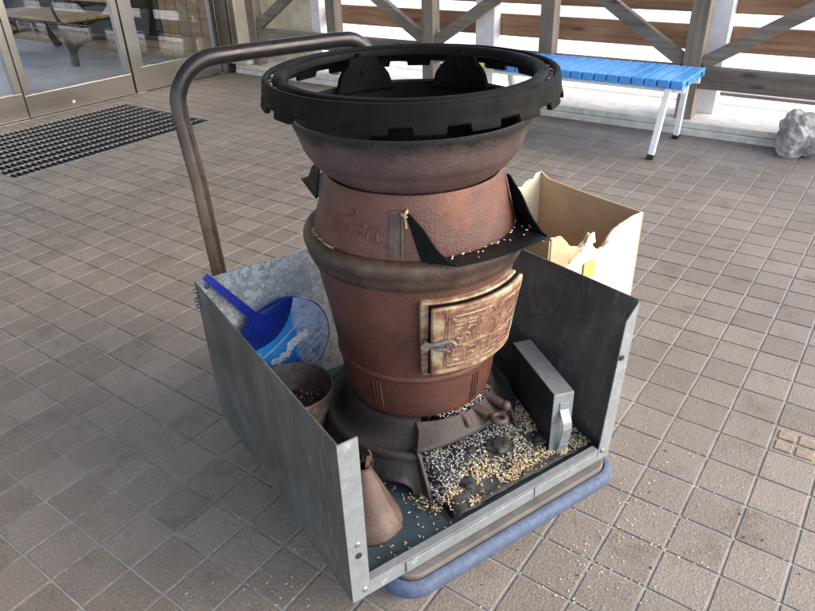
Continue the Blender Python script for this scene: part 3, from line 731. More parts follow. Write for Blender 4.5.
for a,nt in cols:
    for r,z in ringprof(nt): vs.append((r*cos(R(a)),r*sin(R(a)),Z(z)))
n=len(cols)
for k in range(n):
    for i in range(m): j=(i+1)%m; fs.append((k*m+i,((k+1)%n)*m+i,((k+1)%n)*m+j,k*m+j))
b.add(vs,fs); part('top_ring',b,M['black'],stove,smooth=32)

# fire door
b=MB(); b.patch(-32.5,31,Z(.424),Z(.590),rbody,-.004,.013,36,8); dfr=part('door_frame',b,M['door'],stove,smooth=40,bevel=.003)
b=MB(); b.patch(-28.2,31.5,Z(.431),Z(.586),rbody,.0131,.0165,36,8); b2=part('door_gap',b,M['black'],dfr,smooth=40)
b=MB(); b.patch(-27.4,32,Z(.4335),Z(.5835),rbody,.0166,.0265,36,8); door=part('fire_door',b,M['door'],stove,smooth=40,bevel=.0035)
b=MB(); b.patch(-20.5,28.5,Z(.447),Z(.572),rbody,.0262,.0277,36,8); part('door_panel',b,M['dpanel'],door,smooth=40)
# raised relief on the panel: border, scrolls and illegible cast characters
b=MB(); dr=random.Random(11)
def dpt(x,y,o=.0279):   # x degrees, y 0..1
    z=Z(.447+.125*y); r=rbody(z)+o; return ((r)*cos(R(x)),(r)*sin(R(x)),z)
def dline(pts,rad=.0014,n=6,**k):
    q=[]
    for (x0,y0),(x1,y1) in zip(pts,pts[1:]):
        st=max(2,int(abs(x1-x0)/2)+1)
        q+=[dpt(x0+(x1-x0)*k/st,y0+(y1-y0)*k/st) for k in range(st)]
    q.append(dpt(*pts[-1])); b.tube(q,rad*.62,n)
dline([(-19,.06),(-19,.94),(4,.94),(8,.80),(13,.93),(27,.93),(27,.06),(-19,.06)],.0017)
def glyph(x,y,w,h):
    for k in range(3): 
        yy=y+h*(k+.5)/3; dline([(x+w*dr.uniform(0,.2),yy),(x+w*dr.uniform(.8,1),yy+dr.uniform(-.01,.01))],.0011)
    for k in range(2):
        xx=x+w*dr.choice((.15,.5,.85)); dline([(xx,y+h*dr.uniform(0,.3)),(xx,y+h*dr.uniform(.7,1))],.0011)
for k in range(3): glyph(-16.5+k*7,.68,5.4,.2)
for k in range(5): glyph(-17+k*8.6,.10,6.2,.27)
def spiral(cx,cy,s,t0,t1):
    return [(cx+s*26*(.3+.12*t)*cos(t),cy+s*(.9)*(.3+.12*t)*sin(t)) for t in [t0+(t1-t0)*k/14 for k in range(15)]]
for cx,cy,s,t0,t1 in ((-9,.52,.20,0,6),(3,.50,.22,3,9),(15,.55,.24,0,6.5),(21,.72,.16,2,8)): dline(spiral(cx,cy,s,t0,t1),.0014)
dline([(-18,.45),(-10,.40),(0,.43),(10,.38),(26,.44)],.0015); dline([(14,.92),(16,.7),(13,.6)],.0015)
for k in range(70):
    x=dr.uniform(-18,26); y=dr.uniform(.08,.92); a=dr.choice((0,pi/2,.6,2.4)); l=dr.uniform(.6,1.8); dline([(x,y),(x+l*cos(a),min(.95,y+l*.045*sin(a)))],dr.uniform(.0010,.0022))
part('door_relief',b,M['door'],door,smooth=60)
# latch
b=MB(); r=rbody(Z(.505))+.0135
def cyl(a,z,o): rr=rbody(Z(z))+o; return Vector((rr*cos(R(a)),rr*sin(R(a)),Z(z)))
b.tube([cyl(-30.2,.508,.010),cyl(-30.2,.508,.031)],.0055,12); b.tube([cyl(-30.2,.508,.031),cyl(-30.2,.508,.034)],.0085,12)
lat=[cyl(-30.2,.508,.0295),cyl(-26,.509,.0300),cyl(-22,.512,.031),cyl(-18,.514,.0325),cyl(-16.5,.510,.037),cyl(-16.2,.503,.039)]
b.tube(lat,[.0045,.0048,.005,.005,.0045,.003],8); b.tube([cyl(-25.5,.498,.0285),cyl(-21,.497,.032),cyl(-18.6,.493,.037)],[.003,.004,.003],8)
part('latch',b,M['latch'],door,smooth=50)
b=MB(); b.tube([cyl(-30.0,.472,.011),cyl(-30.0,.472,.0165)],.006,12); part('frame_bolt',b,M['dpanel'],dfr,smooth=50)
for zc in (.560,.470):
    b=MB(); b.tube([cyl(33.0,zc-.010,.017),cyl(33.0,zc+.010,.017)],.0085,12); b.tube([cyl(31,zc,.020),cyl(33.6,zc,.018)],.007,10); part('hinge',b,M['door'],dfr,smooth=50)

# black trays hooked on the collar, front and rear
def flap(rot,dz,tie):
    b=MB()
    def P(a,r,z): return Vector((r*cos(R(a+rot)),r*sin(R(a+rot)),Z(z+dz)))
    # floor sheet between collar and outer edge
    N=20; vs=[];fs=[]
    o0=P(-17.9,.237,.673); o1=P(27.0,.258,.673)
    for k in range(N+1):
        t=k/N; a=-31+(46+31)*t
        pin=P(a,.1885,.666); po=o0.lerp(o1,t)+(o1-o0).cross(Vector((0,0,1))).normalized()*(.012*4*t*(1-t))
        for q in (pin,po): vs.append(q)
        for q in (po,pin): vs.append(q-Vector((0,0,.0028)))
    for k in range(N):
        for i in range(4): j=(i+1)%4; fs.append((k*4+i,(k+1)*4+i,(k+1)*4+j,k*4+j))
    fs.append((0,1,2,3)); fs.append(tuple(N*4+i for i in (3,2,1,0))); b.add(vs,fs)
    # wings with a wavy free edge
    def wing(a_in0,r0,z0,a_in1,r1,z1,tip):
        A0=P(a_in0,r0,z0); A1=P(a_in1,r1,z1); vs=[];fs=[]
        up=A0-A1; N=14
        for k in range(N+1):
            t=k/N
            q=A1.lerp(tip,t); h=(1-t)+.13*sin(t*2*pi)+.03*sin(t*6*pi)
            top=A1.lerp(A0,1).copy(); top=q+up*max(.03,h*(1-.15*t))
            vs+= [q,top]
        nrm=(tip-A1).cross(up).normalized()*.0025
        M_=len(vs); vs+= [v+nrm for v in vs]
        for k in range(N):
            a,b_,c,d=2*k,2*k+2,2*k+3,2*k+1
            fs+=[(a,b_,c,d),(M_+d,M_+c,M_+b_,M_+a),(a,M_+a,M_+b_,b_),(d,c,M_+c,M_+d)]
        fs+=[(0,1,M_+1,M_),(2*N,M_+2*N,M_+2*N+1,2*N+1)]
        b.add(vs,fs)
    wing(-38.5,.1690,.740,-31,.1885,.666,o0)
    wing(53,.1690,.745,46,.1885,.666,o1)
    fl=part('hopper_flap',b,M['flap'],stove,smooth=40)
    if tie:
        w=MB(); c=P(-39.2,.171,.738)
        pts=[c+Vector((.005*cos(t)*(1+.2*sin(3*t)),.005*sin(t),.009*sin(t*.5+.6)*cos(t*1.3))) for t in [k*.45 for k in range(30)]]
        w.tube(pts,.0016,6); w.tube([c+Vector((.004,0,.006)),c+Vector((.010,-.008,.004)),c+Vector((.008,-.003,-.010)),c+Vector((.011,-.004,-.020))],.0015,6)
        part('wire_tie',w,M['wire'],fl,smooth=60)
        gg=MB(); rr=random.Random(4)
        grs=[]
        for k in range(26):
            t=rr.random(); s_=rr.random()**2
            q=P(-20+60*t,.1905+ .05*s_*.8,.6675); 
            if q.length<0: continue
            grs.append((q+Vector((0,0,.001+.006*s_)),rr))
        for q,_ in grs: add_grain(gg,q,rr,flat=True)
        part('caught_grains',gg,M['grain2'],fl,smooth=60,kind='stuff')
def add_grain(mb,c,rr,flat=False,s=1.0):
    L_=rr.uniform(.0024,.0037)*s; w=rr.uniform(.0009,.0013)*s
    yaw=rr.uniform(0,2*pi); pit=rr.uniform(-.15,.15) if flat else rr.uniform(-.7,.7)
    d=Vector((cos(yaw)*cos(pit),sin(yaw)*cos(pit),sin(pit))); x=d.cross(Vector((0,0,1))).normalized(); y=x.cross(d)
    vs=[c-d*L_]; 
    for k in (-.35,.35):
        for j in range(5):
            t=2*pi*j/5; vs.append(c+d*L_*k+(x*cos(t)+y*sin(t)*.8)*w)
    vs.append(c+d*L_)
    fs=[(0,1+(j+1)%5,1+j) for j in range(5)]+[(1+j,1+(j+1)%5,6+(j+1)%5,6+j) for j in range(5)]+[(11,6+j,6+(j+1)%5) for j in range(5)]
    mb.add(vs,fs)
flap(0,0,True); flap(180,.026,False)

# grate bars sticking out over the mouth
b=MB()
def SU(u,w,z):   # cart (u,w) to stove frame
    U=Vector((.348,.9375)); V=Vector((-.9375,.348)); q=CA+U*u+V*w-Vector((SX,SY)); c,s=cos(-SR),sin(-SR)
    return Vector((q.x*c-q.y*s,q.x*s+q.y*c,Z(z)))
b=MB(); b.tube([SU(.318,.225,.306),SU(.338,.180,.298),SU(.350,.140,.292),SU(.348,.133,.284),SU(.336,.139,.250)],[.0080,.0085,.009,.009,.008],10); part('grate_finger',b,M['rib'],stove,smooth=60)
b=MB(); b.tube([SU(.400,.225,.308),SU(.417,.182,.300),SU(.437,.132,.290)],[.009,.0095,.0095],12); b.ball(SU(.439,.128,.2895),.0112); part('grate_finger',b,M['rib'],stove,smooth=60)
b=MB(); b.bar(SU(.356,.215,.305),SU(.392,.128,.291),.021,.010); c=SU(.404,.108,.287)
ringp=[c+Vector((.0135*cos(t),.0135*sin(t),-.002*sin(t))) for t in [2*pi*k/20 for k in range(20)]]; b.tube(ringp,.0062,10,closed=True); part('grate_lever',b,M['rib'],stove,smooth=50)

# ------------------------------------------------------------------ things lying in the tray
def CU(u,w): 
    U=Vector((.348,.9375)); V=Vector((-.9375,.348)); return CA+U*u+V*w
BZ=SZ+.0005
# black ash plate
p=CU(.40,.13); ap=thing('ash_plate','thick black plate under the grain heap at the mouth of the stove','plate',(p.x,p.y,BZ),CR)
b=MB(); b.hexa([(-.165,-.095,0),(.085,-.095,0),(.085,.06,0),(-.165,.06,0)],[(-.158,-.088,.012),(.080,-.088,.012),(.080,.06,.012),(-.158,.06,.012)]); part('plate',b,M['flap'],ap,bevel=.003)
# heap
hp_=MB(); hr=random.Random(21)
def sm(a,b_,x): t=max(0,min(1,(x-a)/(b_-a))); return t*t*(3-2*t)
def hz(u,w):
    f=sm(.024,.165,w); e=sm(.228,.262,u)*(1-.55*sm(.46,.60,u))
    n=mnoise.noise(Vector((u*22,w*22,3)))*.006+mnoise.noise(Vector((u*60,w*60,5)))*.003
    return max(0,(.014+.044*f)*e+n*e)
NU,NW=60,50; vs=[];fs=[]
u0,u1,w0,w1=.222,.598,.030,.262
for i in range(NU+1):
    for j in range(NW+1):
        u=u0+(u1-u0)*i/NU; w=w0+(w1-w0)*j/NW; q=CU(u,w); vs.append((q.x,q.y,BZ+hz(u,w)-(.003 if (i in (0,NU) or j==0) else 0)))
for i in range(NU):
    for j in range(NW): fs.append((i*(NW+1)+j,(i+1)*(NW+1)+j,(i+1)*(NW+1)+j+1,i*(NW+1)+j+1))
hp_.mi=2; hp_.add(vs,fs)
cnt=0
while cnt<8200:
    u=hr.uniform(.225,.597); w=hr.uniform(.032,.258)
    # keep clear of the standing pan
    du,dw=u-.52,w-.055; lx=du*.954-dw*.30; ly=du*.30+dw*.954
    if -.026<lx<.028 and -.005<ly<.2: continue
    n=mnoise.noise(Vector((u*16+4,w*16,1)))
    n2=mnoise.noise(Vector((u*30,w*30,8)))
    # bare plate patches
    bare=(abs(u-.50)<.035 and abs(w-.085)<.02) or (abs(u-.405)<.030 and abs(w-.105)<.018) or (w<.066 and u<.36 and n<.25) or (w<.045 and n<-.12)
    if bare and hr.random()<.93: continue
    tan=sm(.17,.08,w) if False else 1-sm(.055,.115,w+n*.06)
    tan=max(tan,sm(.43,.50,u+n*.05)); tan=min(tan,1) * (.25+.75*sm(.05,.6,.5+n2))
    x=hr.random()
    if x<tan*.90+.08: hp_.mi=0 if hr.random()<.7 else 1
    else: hp_.mi=2 if hr.random()<.50 else 3
    q=CU(u,w); add_grain(hp_,Vector((q.x,q.y,BZ+hz(u,w)+hr.uniform(0,.004)+ (.0125 if (.235<u<.48 and hz(u,w)<.012) else .001))),hr); cnt+=1
# clump spilled at the left of the plate, ash round the body foot, grains behind the pan
for k in range(170):
    u=.224+hr.gauss(0,.012); w=.10+hr.gauss(0,.018); hp_.mi=0 if hr.random()<.75 else 2
    q=CU(u,w); add_grain(hp_,Vector((q.x,q.y,BZ+.002+abs(hr.gauss(0,.004)))),hr)
for k in range(900):
    u=hr.uniform(.44,.60); w=hr.uniform(.24,.55); hp_.mi=hr.choice((0,0,1,2))
    q=CU(u,w)
    if (q-Vector((SX,SY))).length<.225: continue
    add_grain(hp_,Vector((q.x,q.y,BZ+.002+hr.uniform(0,.006))),hr)
for k in range(260):
    a=SR+R(hr.gauss(14,16)); r_=hr.uniform(.142,.160); hp_.mi=hr.choice((2,2,3,3,1))
    if not -26<math.degrees(a-SR)<38: continue
    add_grain(hp_,Vector((SX+r_*cos(a),SY+r_*sin(a),.3035-max(0,r_-.149)*.9+hr.uniform(0,.002))),hr)
for k in range(90):     # thinly scattered over the tray bottom
    u=hr.uniform(.05,.24); w=hr.uniform(.02,.2); hp_.mi=hr.choice((0,1,2))
    q=CU(u,w); add_grain(hp_,Vector((q.x,q.y,BZ+.0015)),hr,flat=True)
hp_.mi=0
part('grain_heap',hp_,[M['grain'],M['grain2'],M['char'],M['ash']],kind='stuff',smooth=60)
o=bpy.data.objects['grain_heap']; tag(o,'heap of pale grain hulls, charred bits and ash at the stove mouth','grain')
# charcoal lumps
cl_=[(.405,.108,.030),(.505,.083,.026),(.30,.075,.022),(.44,.175,.018),(.345,.12,.014)]
for k,(u,w,s_) in enumerate(cl_):
    bm=bmesh.new(); bmesh.ops.create_icosphere(bm,subdivisions=3,radius=1)
    for v in bm.verts:
        p=v.co.copy(); d=1+.35*mnoise.noise(p*1.6+Vector((k*5,0,0)))+.12*mnoise.noise(p*5+Vector((k,3,0))); v.co=Vector((p.x*s_*d*.9,p.y*s_*d*.7,p.z*s_*d*.34))
    me=bpy.data.meshes.new('charcoal_lump'); bm.to_mesh(me); bm.free(); me.materials.append(M['char'])
    o=bpy.data.objects.new('charcoal_lump',me); COL.objects.link(o); q=CU(u,w); o.location=(q.x,q.y,BZ+hz(u,w)+.005); o.rotation_euler=(0,0,k*1.3)
    tag(o,['broad dark charcoal lump in the middle of the grain heap','flat charcoal lump lying beside the standing metal pan','charcoal lump near the front lip left in the grain','small charcoal lump high on the heap below the ringed lever','smallest charcoal lump left of the broad one in the heap'][k],'charcoal','charcoal lumps in the grain heap')

# grains scattered over the tiles
gs=MB(); gr_=random.Random(5)
def scat(n,cx,cy,sx,sy,flatz=.0015):
    for k in range(n):
        x=gr_.gauss(cx,sx); y=gr_.gauss(cy,sy); gs.mi=0 if gr_.random()<.45 else 1
        q=Vector((x,y))-CA; u=q.x*.348+q.y*.9375; w=q.x*-.9375+q.y*.348
        if 0.0<u<.66 and -.04<w<.62 and False: continue
        add_grain(gs,Vector((x,y,flatz)),gr_,flat=True,s=.95)
def cu(u,w): q=CU(u,w); return q.x,q.y
for n,u,w,su,sw in ((120,.42,-.11,.20,.05),(90,.62,-.05,.10,.07),(60,.75,.02,.12,.12),(70,.5,-.25,.22,.10),(120,-.06,.0,.07,.12),(60,-.15,.15,.10,.15),(60,-.15,-.1,.1,.12)):
    for k in range(n):
        x,y=cu(gr_.gauss(u,su),gr_.gauss(w,sw)); gs.mi=0 if gr_.random()<.3 else 1
        # collect a little in the joints
        if gr_.random()<.25: y=gb(round((13.6955-y/T)))+gr_.gauss(0,.002)
        add_grain(gs,Vector((x,y,.0014)),gr_,flat=True,s=.95)
for k in range(80):
    x,y=cu(gr_.uniform(-.9,1.3),gr_.uniform(-.9,.2)); gs.mi=2; add_grain(gs,Vector((x,y,.0013)),gr_,flat=True,s=gr_.uniform(.7,1.5))
o=part('spilled_grain',gs,[M['grain'],M['grain2'],M['char']],kind='stuff',smooth=60); tag(o,'pale grain hulls spilled thinly over the tiles around the cart','grain')
rg=MB(); rr=random.Random(8)
for k in range(70):
    a=rr.choice((rr.uniform(-180,180),rr.uniform(-15,60),rr.uniform(-150,-100))); r_=rr.uniform(.231,.2355)
    rg.add([],[]); add_grain(rg,Vector((r_*cos(R(a)),r_*sin(R(a)),Z(.9235))),rr,flat=True,s=.8)
part('groove_grains',rg,M['grain2'],stove,smooth=60,kind='stuff')
rg=MB()
for k in range(60):
    a=rr.uniform(-112,-80); r_=rr.uniform(.188,.193); add_grain(rg,Vector((r_*cos(R(a)),r_*sin(R(a)),Z(.6632))),rr,flat=True,s=.8)
part('belt_grains',rg,M['grain'],stove,smooth=60,kind='stuff')

# standing metal pan with strap handle
p=CU(.497,.056); pan=thing('metal_pan','narrow galvanized pan standing on edge with a bent strap handle','pan',(p.x,p.y,BZ+.001),CR-R(17.5))
PW,PL,PH=.044,.198,.160
b=MB(); b.prism([(0,.001,0),(0,PL,0),(0,PL,PH),(0,.001,PH)],(.002,0,0)); part('broad_side',b,M['pandark'],pan)  # galvanized side facing away from the light, its shade put into the colour
b=MB(); b.box(.0021,PW,0.0,PL,PH-.002,PH); b.box(PW-.002,PW,.002,PL,0,PH-.0022); b.box(.0021,PW-.0021,PL-.002,PL,0,PH-.0022); part('shell',b,M['galv'],pan,bevel=.0008)
b=MB(); b.box(0,PW-.0002,-.0012,.0008,.0,PH-.001); part('end_plate',b,M['galv'],pan,bevel=.0008)
b=MB(); xs=.024
pts=[(xs,-.002,PH-.022),(xs,-.002,PH-.038),(xs,-.020,PH-.060),(xs,-.022,PH-.072),(xs+.001,-.012,PH-.120),(xs,-.004,.012)]
for a,c in zip(pts,pts[1:]): b.bar(a,c,.020,.0028,up=(0,-1,.3))
part('strap_handle',b,M['galv'],pan,bevel=.001)
# rusty cone
p=CU(.111,.128); cone=thing('sheet_cone','rusty pinkish sheet metal cone standing in the front left corner of the tray','cone',(p.x,p.y,BZ+.001),CR)
b=MB(); prof=[(.0625,0),(.0612,.003),(.0475,.034),(.0305,.074),(.0165,.105),(.0125,.114)]
N=64; vs=[];fs=[]
for k in range(N+1):
    a=2*pi*k/N+R(-48)
    for i,(r,z) in enumerate(prof): 
        rr_=r*(1+.012*sin(3*a))+(.0022 if k>N-3 else 0); vs.append((rr_*cos(a)+.006*z/.114,rr_*sin(a)+.03*z/.114*.8,z))
for k in range(N):
    for i in range(len(prof)-1): fs.append((k*6+i,(k+1)*6+i,(k+1)*6+i+1,k*6+i+1))
b.add(vs,fs); part('cone_shell',b,M['cone'],cone,smooth=60,solid=.0016)
b=MB(); a=R(-54); b.tube([(r*1.012*cos(a)+.006*z/.114,r*1.012*sin(a)+.024*z/.114,z) for r,z in prof],.0016,6); part('seam',b,M['black'],cone,smooth=60)
b=MB(); b.tube([(.016+.0,.010+.02,.105),(.022,.018,.122),(.024,.02,.135),(.020,.022,.146)],.0022,6); b.bar((.012,.016,.113),(.018,.018,.135),.010,.0022,up=(0,-1,0)); part('hook',b,M['cone'],cone,smooth=60)
b=MB(); c=Vector((-.006,.036,.116)); b.tube([c+Vector((.012*cos(t),.004*sin(t),.009*sin(t))) for t in [2*pi*k/16 for k in range(16)]],.0028,6,closed=True); part('loop',b,M['galv'],cone,smooth=60)
# bucket
p=CU(.110,.428); bk=thing('rusty_bucket','rusty dark bucket half full of ash and hulls behind the left panel','bucket',(p.x,p.y,BZ),CR)
b=MB(); b.lathe([(.001,.003),(.060,.003),(.062,.006),(.0825,.128),(.0845,.131),(.0865,.130),(.0865,.127),(.0845,.125),(.0645,0),(.001,0)],64); part('pail',b,M['bucket'],bk,smooth=40)
b=MB(); b.lathe([(.001,.078),(.03,.073),(.06,.066),(.0735,.064)],40); part('ash_fill',b,M['char'],bk,smooth=60)
b=MB(); rr=random.Random(13)
for k in range(700):
    a=rr.uniform(0,2*pi); r_=.07*math.sqrt(rr.random()); b.mi=rr.choice((0,1,1,0,0,2)); add_grain(b,Vector((r_*cos(a),r_*sin(a),.0785-.012*r_/.07+rr.uniform(0,.003))),rr)
part('hulls',b,[M['rib'],M['char'],M['grain']],bk,smooth=60,kind='stuff')
# fan
fp=CU(.165,.578)
fan=thing('hand_fan','round blue printed hand fan leaning against the back panel','hand fan',(fp.x,fp.y,.313),CR)
RF=.113; hd_=Vector((-.14,0,.204)).normalized(); pd=Vector((hd_.z,0,-hd_.x))
def F(a,bb_,y=0): return hd_*a+pd*bb_+Vector((0,y,0))     # a along the handle, b across
def disc(c0,c1,y,r,n=48,lim=None):
    return [F(r*cos(t),r*sin(t),y) for t in [2*pi*k/n for k in range(n)]]
b=MB(); rim=[F(RF*cos(t),RF*sin(t),-.001) for t in [2*pi*k/64 for k in range(64)]]; b.tube(rim,.0016,6,closed=True)
for k in range(-8,9):
    t=R(k*8.5); b.tube([F(.108,0,-.001),F(.108-.10*cos(t)*1.0,.10*sin(t)*1.0,-.001)],.0009,5)
b.prism([F(.09,-.012,-.0025),F(.122,-.010,-.0025),F(.262,-.0075,-.0025),F(.262,.0075,-.0025),F(.122,.010,-.0025),F(.09,.012,-.0025)],(0,.004,0))
b.prism([F(.045,0,-.0022),F(.07,-.026,-.0022),F(.112,-.012,-.0022),F(.112,.012,-.0022),F(.07,.026,-.0022)],(0,.003,0))
part('frame',b,M['fanblue'],fan,bevel=0)
# paper: disc with a concave edge toward the handle
pts=[]
arcr=.115
outer=[F((RF-.002)*cos(t),(RF-.002)*sin(t),-.0026) for t in [R(52)+(2*pi-2*R(52))*k/60 for k in range(61)]]
inner=[]
a0=(RF-.002)*cos(R(52)); b0=(RF-.002)*sin(R(52))
for k in range(1,20):
    t=-1+2*k/20; inner.append(F(a0-.040*(1-t*t),b0*t,-.0026))
b=MB(); b.prism(outer+inner,(0,-.0008,0)); paper=part('paper',b,M['fan'],fan)
b=MB(); 
seg=[F((RF-.003)*cos(t),(RF-.003)*sin(t),-.0004) for t in [R(-52)+2*R(52)*k/24 for k in range(25)]]
b.prism(seg+[F(a0-.040*(1-t*t),b0*t,-.0004) for t in [1-2*k/20 for k in range(1,20)]],(0,.0006,0)); part('clear_window',b,M['clear'],fan)
# printed marks (illegible small lettering, white lettered cloud, map grid)
b=MB(); pr_=random.Random(2)
def mark(a,bb_,la,lb,mi,y=-.0037,rot=0):
    b.mi=mi; c,s=cos(rot),sin(rot)
    q=[(a+x*c-z*s,bb_+x*s+z*c) for x,z in ((-la/2,-lb/2),(la/2,-lb/2),(la/2,lb/2),(-la/2,lb/2))]
    b.prism([F(x,z,y) for x,z in q],(0,-.0003,0))
for k in range(22):     # line of small letters beside the window
    x=-.055+k*.0050
    mark(.026-.012*(1-(x/.09)**2)-.004,x,.0030,.0026,0)
for k in range(8): mark(.030,-.085+k*.004,.002,.0025,0)
for k in range(6): mark(.018,-.080+k*.0042,.0025,.003,0)
for k in range(34):     # white cloud blobs
    x=-.05+.10*k/33; yy=-.022-.004*sin(k*.22)+pr_.uniform(-.008,.008)
    b.mi=0; rad=pr_.uniform(.0035,.0085); b.prism([F(yy+rad*cos(t),x+rad*sin(t)*1.1,-.0037-.00002*k) for t in [2*pi*j/10 for j in range(10)]],(0,-.0002,0))
for k in range(26):
    mark(-.020-.010*sin(k*.7)+pr_.uniform(-.006,.006),-.045+.09*k/25,.0028,.0014,1,-.0050,pr_.uniform(-1,1))
for k in range(4): mark(-.045-k*.016,.02,.0009,.12-.02*k,1,-.0036)
for k in range(6): mark(-.068,-.03+k*.02,.05,.0009,1,-.0036)
for k in range(12): mark(-.086+pr_.uniform(-.008,.008),-.045+k*.008,.0035,.006,pr_.choice((1,2,0)),-.0041,pr_.uniform(-.6,.6))
part('print',b,[M['white'],M['ink'],M['redp']],paper)

# ------------------------------------------------------------------ cardboard box
bp_=Vector((-.468,1.644)); cr=math.atan2(-.331,.943)   # local +x along the long side toward the right corner
cb=thing('cardboard_box','torn open cardboard box on the tiles behind the tray','box',(bp_.x,bp_.y,.0015),cr)
BW,BD,BH=.366,.335,.478     # x from -BW to 0, y from -BD to 0
rr=random.Random(9)
def wall(p0,p1,topf,th,name,mat,n=40):
    b=MB(); p0=Vector(p0); p1=Vector(p1); d=(p1-p0); nr=Vector((-d.y,d.x)).normalized()*th; vs=[];fs=[]; NV=6
    for s_ in (0,1):
        for k in range(n+1):
            t=k/n; q=p0+d*t+nr*s_; h=topf(t)
            for j in range(NV+1):
                bulge=.004*sin(pi*t)*sin(pi*j/NV); qq=q-nr.normalized()*bulge
                vs.append((qq.x,qq.y,h*j/NV))
    w=NV+1; L_=(n+1)*w
    for k in range(n):
        for j in range(NV):
            a=k*w+j; fs.append((a,a+w,a+w+1,a+1)); fs.append((L_+a+1,L_+a+w+1,L_+a+w,L_+a))
        fs.append((k*w+NV,(k+1)*w+NV,L_+(k+1)*w+NV,L_+k*w+NV)); fs.append((k*w,L_+k*w,L_+(k+1)*w,(k+1)*w))
    for k in (0,n):
        for j in range(NV): a=k*w+j; fs.append((a,a+1,L_+a+1,L_+a))
    b.add(vs,fs); return part(name,b,mat,cb,smooth=40)
def jag(t,amp,f,s): return amp*(mnoise.noise(Vector((t*f,s,0)))+.5*mnoise.noise(Vector((t*f*3,s,4))))
wall((0,0),(-BW,0),lambda t: BH-.004*sin(pi*t)+.012*sm(.9,1,t),.004,'box_side',M['card'])
wall((-BW,-.0045),(-BW,-BD+.0045),lambda t: interp(t,[(0,.490),(.05,.490),(.10,.476),(.16,.474),(.22,.462),(.3,.460),(.5,.44),(1,.43)])+jag(t,.006,24,2),.004,'box_side',M['cardw'],60)
def fr(t): # torn front, t from left corner to front corner
    return .430+.062*sm(.7,.97,t)+jag(t,.012,10,6)
wall((-BW,-BD),(-.0,-BD),fr,.004,'box_side',M['card'])
RT=[(0,.497),(.10,.494),(.16,.474),(.22,.456),(.30,.448),(.36,.462),(.395,.480),(.43,.452),(.47,.432),(.52,.420),(.57,.424),(.62,.444),(.66,.457),(.74,.466),(.82,.472),(.9,.477),(1,.478)]
def rt(t): return interp(t,RT)+jag(t,.004,30,3)*(1-sm(.7,.9,t))
wall((0,-BD+.0045),(0,-.0045),rt,.004,'box_side',M['cardw'],90)
# kraft layer bared where the printed face is torn off
b=MB(); vs=[];fs=[]; n=36
for k in range(n+1):
    t=.40*k/n; y=-BD+.0045+(BD-.009)*t; hi=rt(t)-.001; lo=min(hi-.002,interp(t,[(0,.36),(.08,.375),(.16,.405),(.26,.425),(.34,.446),(.40,.47)])+jag(t,.010,30,9))
    x=.004*sin(pi*t)*.6+.0016
    for z in (lo,(lo+hi)/2,hi): vs.append((x,y,z))
for k in range(n):
    for j in range(2): fs.append((k*3+j,k*3+3+j,k*3+4+j,k*3+1+j))
b.add(vs,fs); part('bared_kraft',b,M['card'],cb,smooth=50,solid=.0012)
b=MB(); b.box(-BW+.0045,-.0045,-BD+.0045,-.0045,.0,.004); part('bottom',b,M['card'],cb)
# torn paper curls
b=MB()
def curl(t,h,wd,ht):
    y=-BD+BD*t; n=8; vs=[];fs=[]
    for k in range(n+1):
        a=k/n; vs.append((.006+.012*a*a,y-wd*(.5-.2*a)+.003*sin(a*6),h+ht*a)); vs.append((.006+.008*a,y+wd*(.5-.45*a),h+ht*.95*a))
    for k in range(n): fs.append((2*k,2*k+2,2*k+3,2*k+1))
    b.add(vs,fs)
curl(.40,.448,.040,.036)
part('torn_flap',b,M['torn'],cb,smooth=60,solid=.0015)
b=MB(); curl(.63,.425,.05,.022); part('torn_flap',b,M['torn'],cb,smooth=60,solid=.0015)
b=MB(); b.box(.0050,.0060,-.212,-.172,.355,.398); part('tape',b,M['orange'],cb)

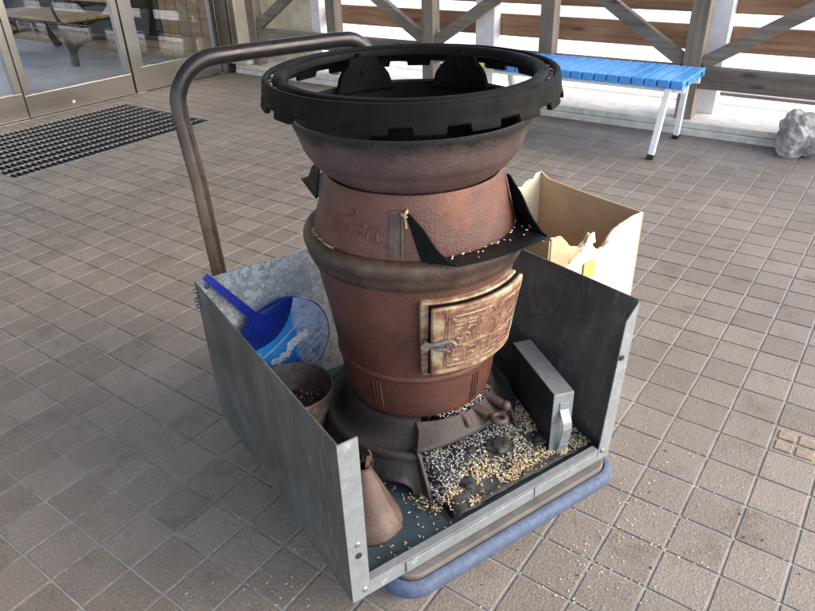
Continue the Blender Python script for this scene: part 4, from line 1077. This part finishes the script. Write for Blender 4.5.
# ------------------------------------------------------------------ camera
yaw,pitch,roll=-.64093,.52488,-.03395
right=Vector((cos(yaw),-sin(yaw),0)); fwd=Vector((sin(yaw),cos(yaw),0)); zz=Vector((0,0,1))
f3=fwd*cos(pitch)-zz*sin(pitch); up0=fwd*sin(pitch)+zz*cos(pitch)
rc=right*cos(roll)+up0*sin(roll); uc=-right*sin(roll)+up0*cos(roll)
cam=bpy.data.cameras.new('camera'); co=bpy.data.objects.new('camera',cam); COL.objects.link(co)
mt=Matrix((rc,uc,-f3)).transposed().to_4x4(); mt.translation=Vector((0,0,1.15316)); co.matrix_world=mt
cam.sensor_fit='HORIZONTAL'; cam.sensor_width=36; cam.lens=36*676.914/815; cam.clip_start=.02; cam.clip_end=1500
S.camera=co

# ------------------------------------------------------------------ light
az=Vector((.93,.37)); el=R(34)
sd=Vector((az.normalized().x*cos(el),az.normalized().y*cos(el),sin(el)))
sl_=bpy.data.lights.new('sun','SUN'); sl_.energy=.62; sl_.angle=R(85); sl_.color=(1,.98,.955)
so=bpy.data.objects.new('sun',sl_); COL.objects.link(so); so.rotation_euler=sd.to_track_quat('Z','Y').to_euler(); so.location=(3,2,5)
w=bpy.data.worlds.new('World'); S.world=w; w.use_nodes=True; nt=w.node_tree; nt.nodes.clear()
sk=nt.nodes.new('ShaderNodeTexSky'); sk.sky_type='NISHITA'; sk.sun_disc=False; sk.sun_elevation=el; sk.sun_rotation=math.atan2(sd.x,sd.y); sk.air_density=1.0; sk.dust_density=2.5; sk.ozone_density=.5
bg=nt.nodes.new('ShaderNodeBackground'); bg.inputs[1].default_value=.15; wo=nt.nodes.new('ShaderNodeOutputWorld')
nt.links.new(sk.outputs[0],bg.inputs[0]); nt.links.new(bg.outputs[0],wo.inputs[0])
S.view_settings.view_transform='Standard'; S.view_settings.look='None'; S.view_settings.exposure=2.13; S.view_settings.gamma=1
S.view_settings.use_curve_mapping=False
S.render.engine='CYCLES'; S.cycles.max_bounces=8; S.cycles.transparent_max_bounces=12; S.cycles.use_denoising=True
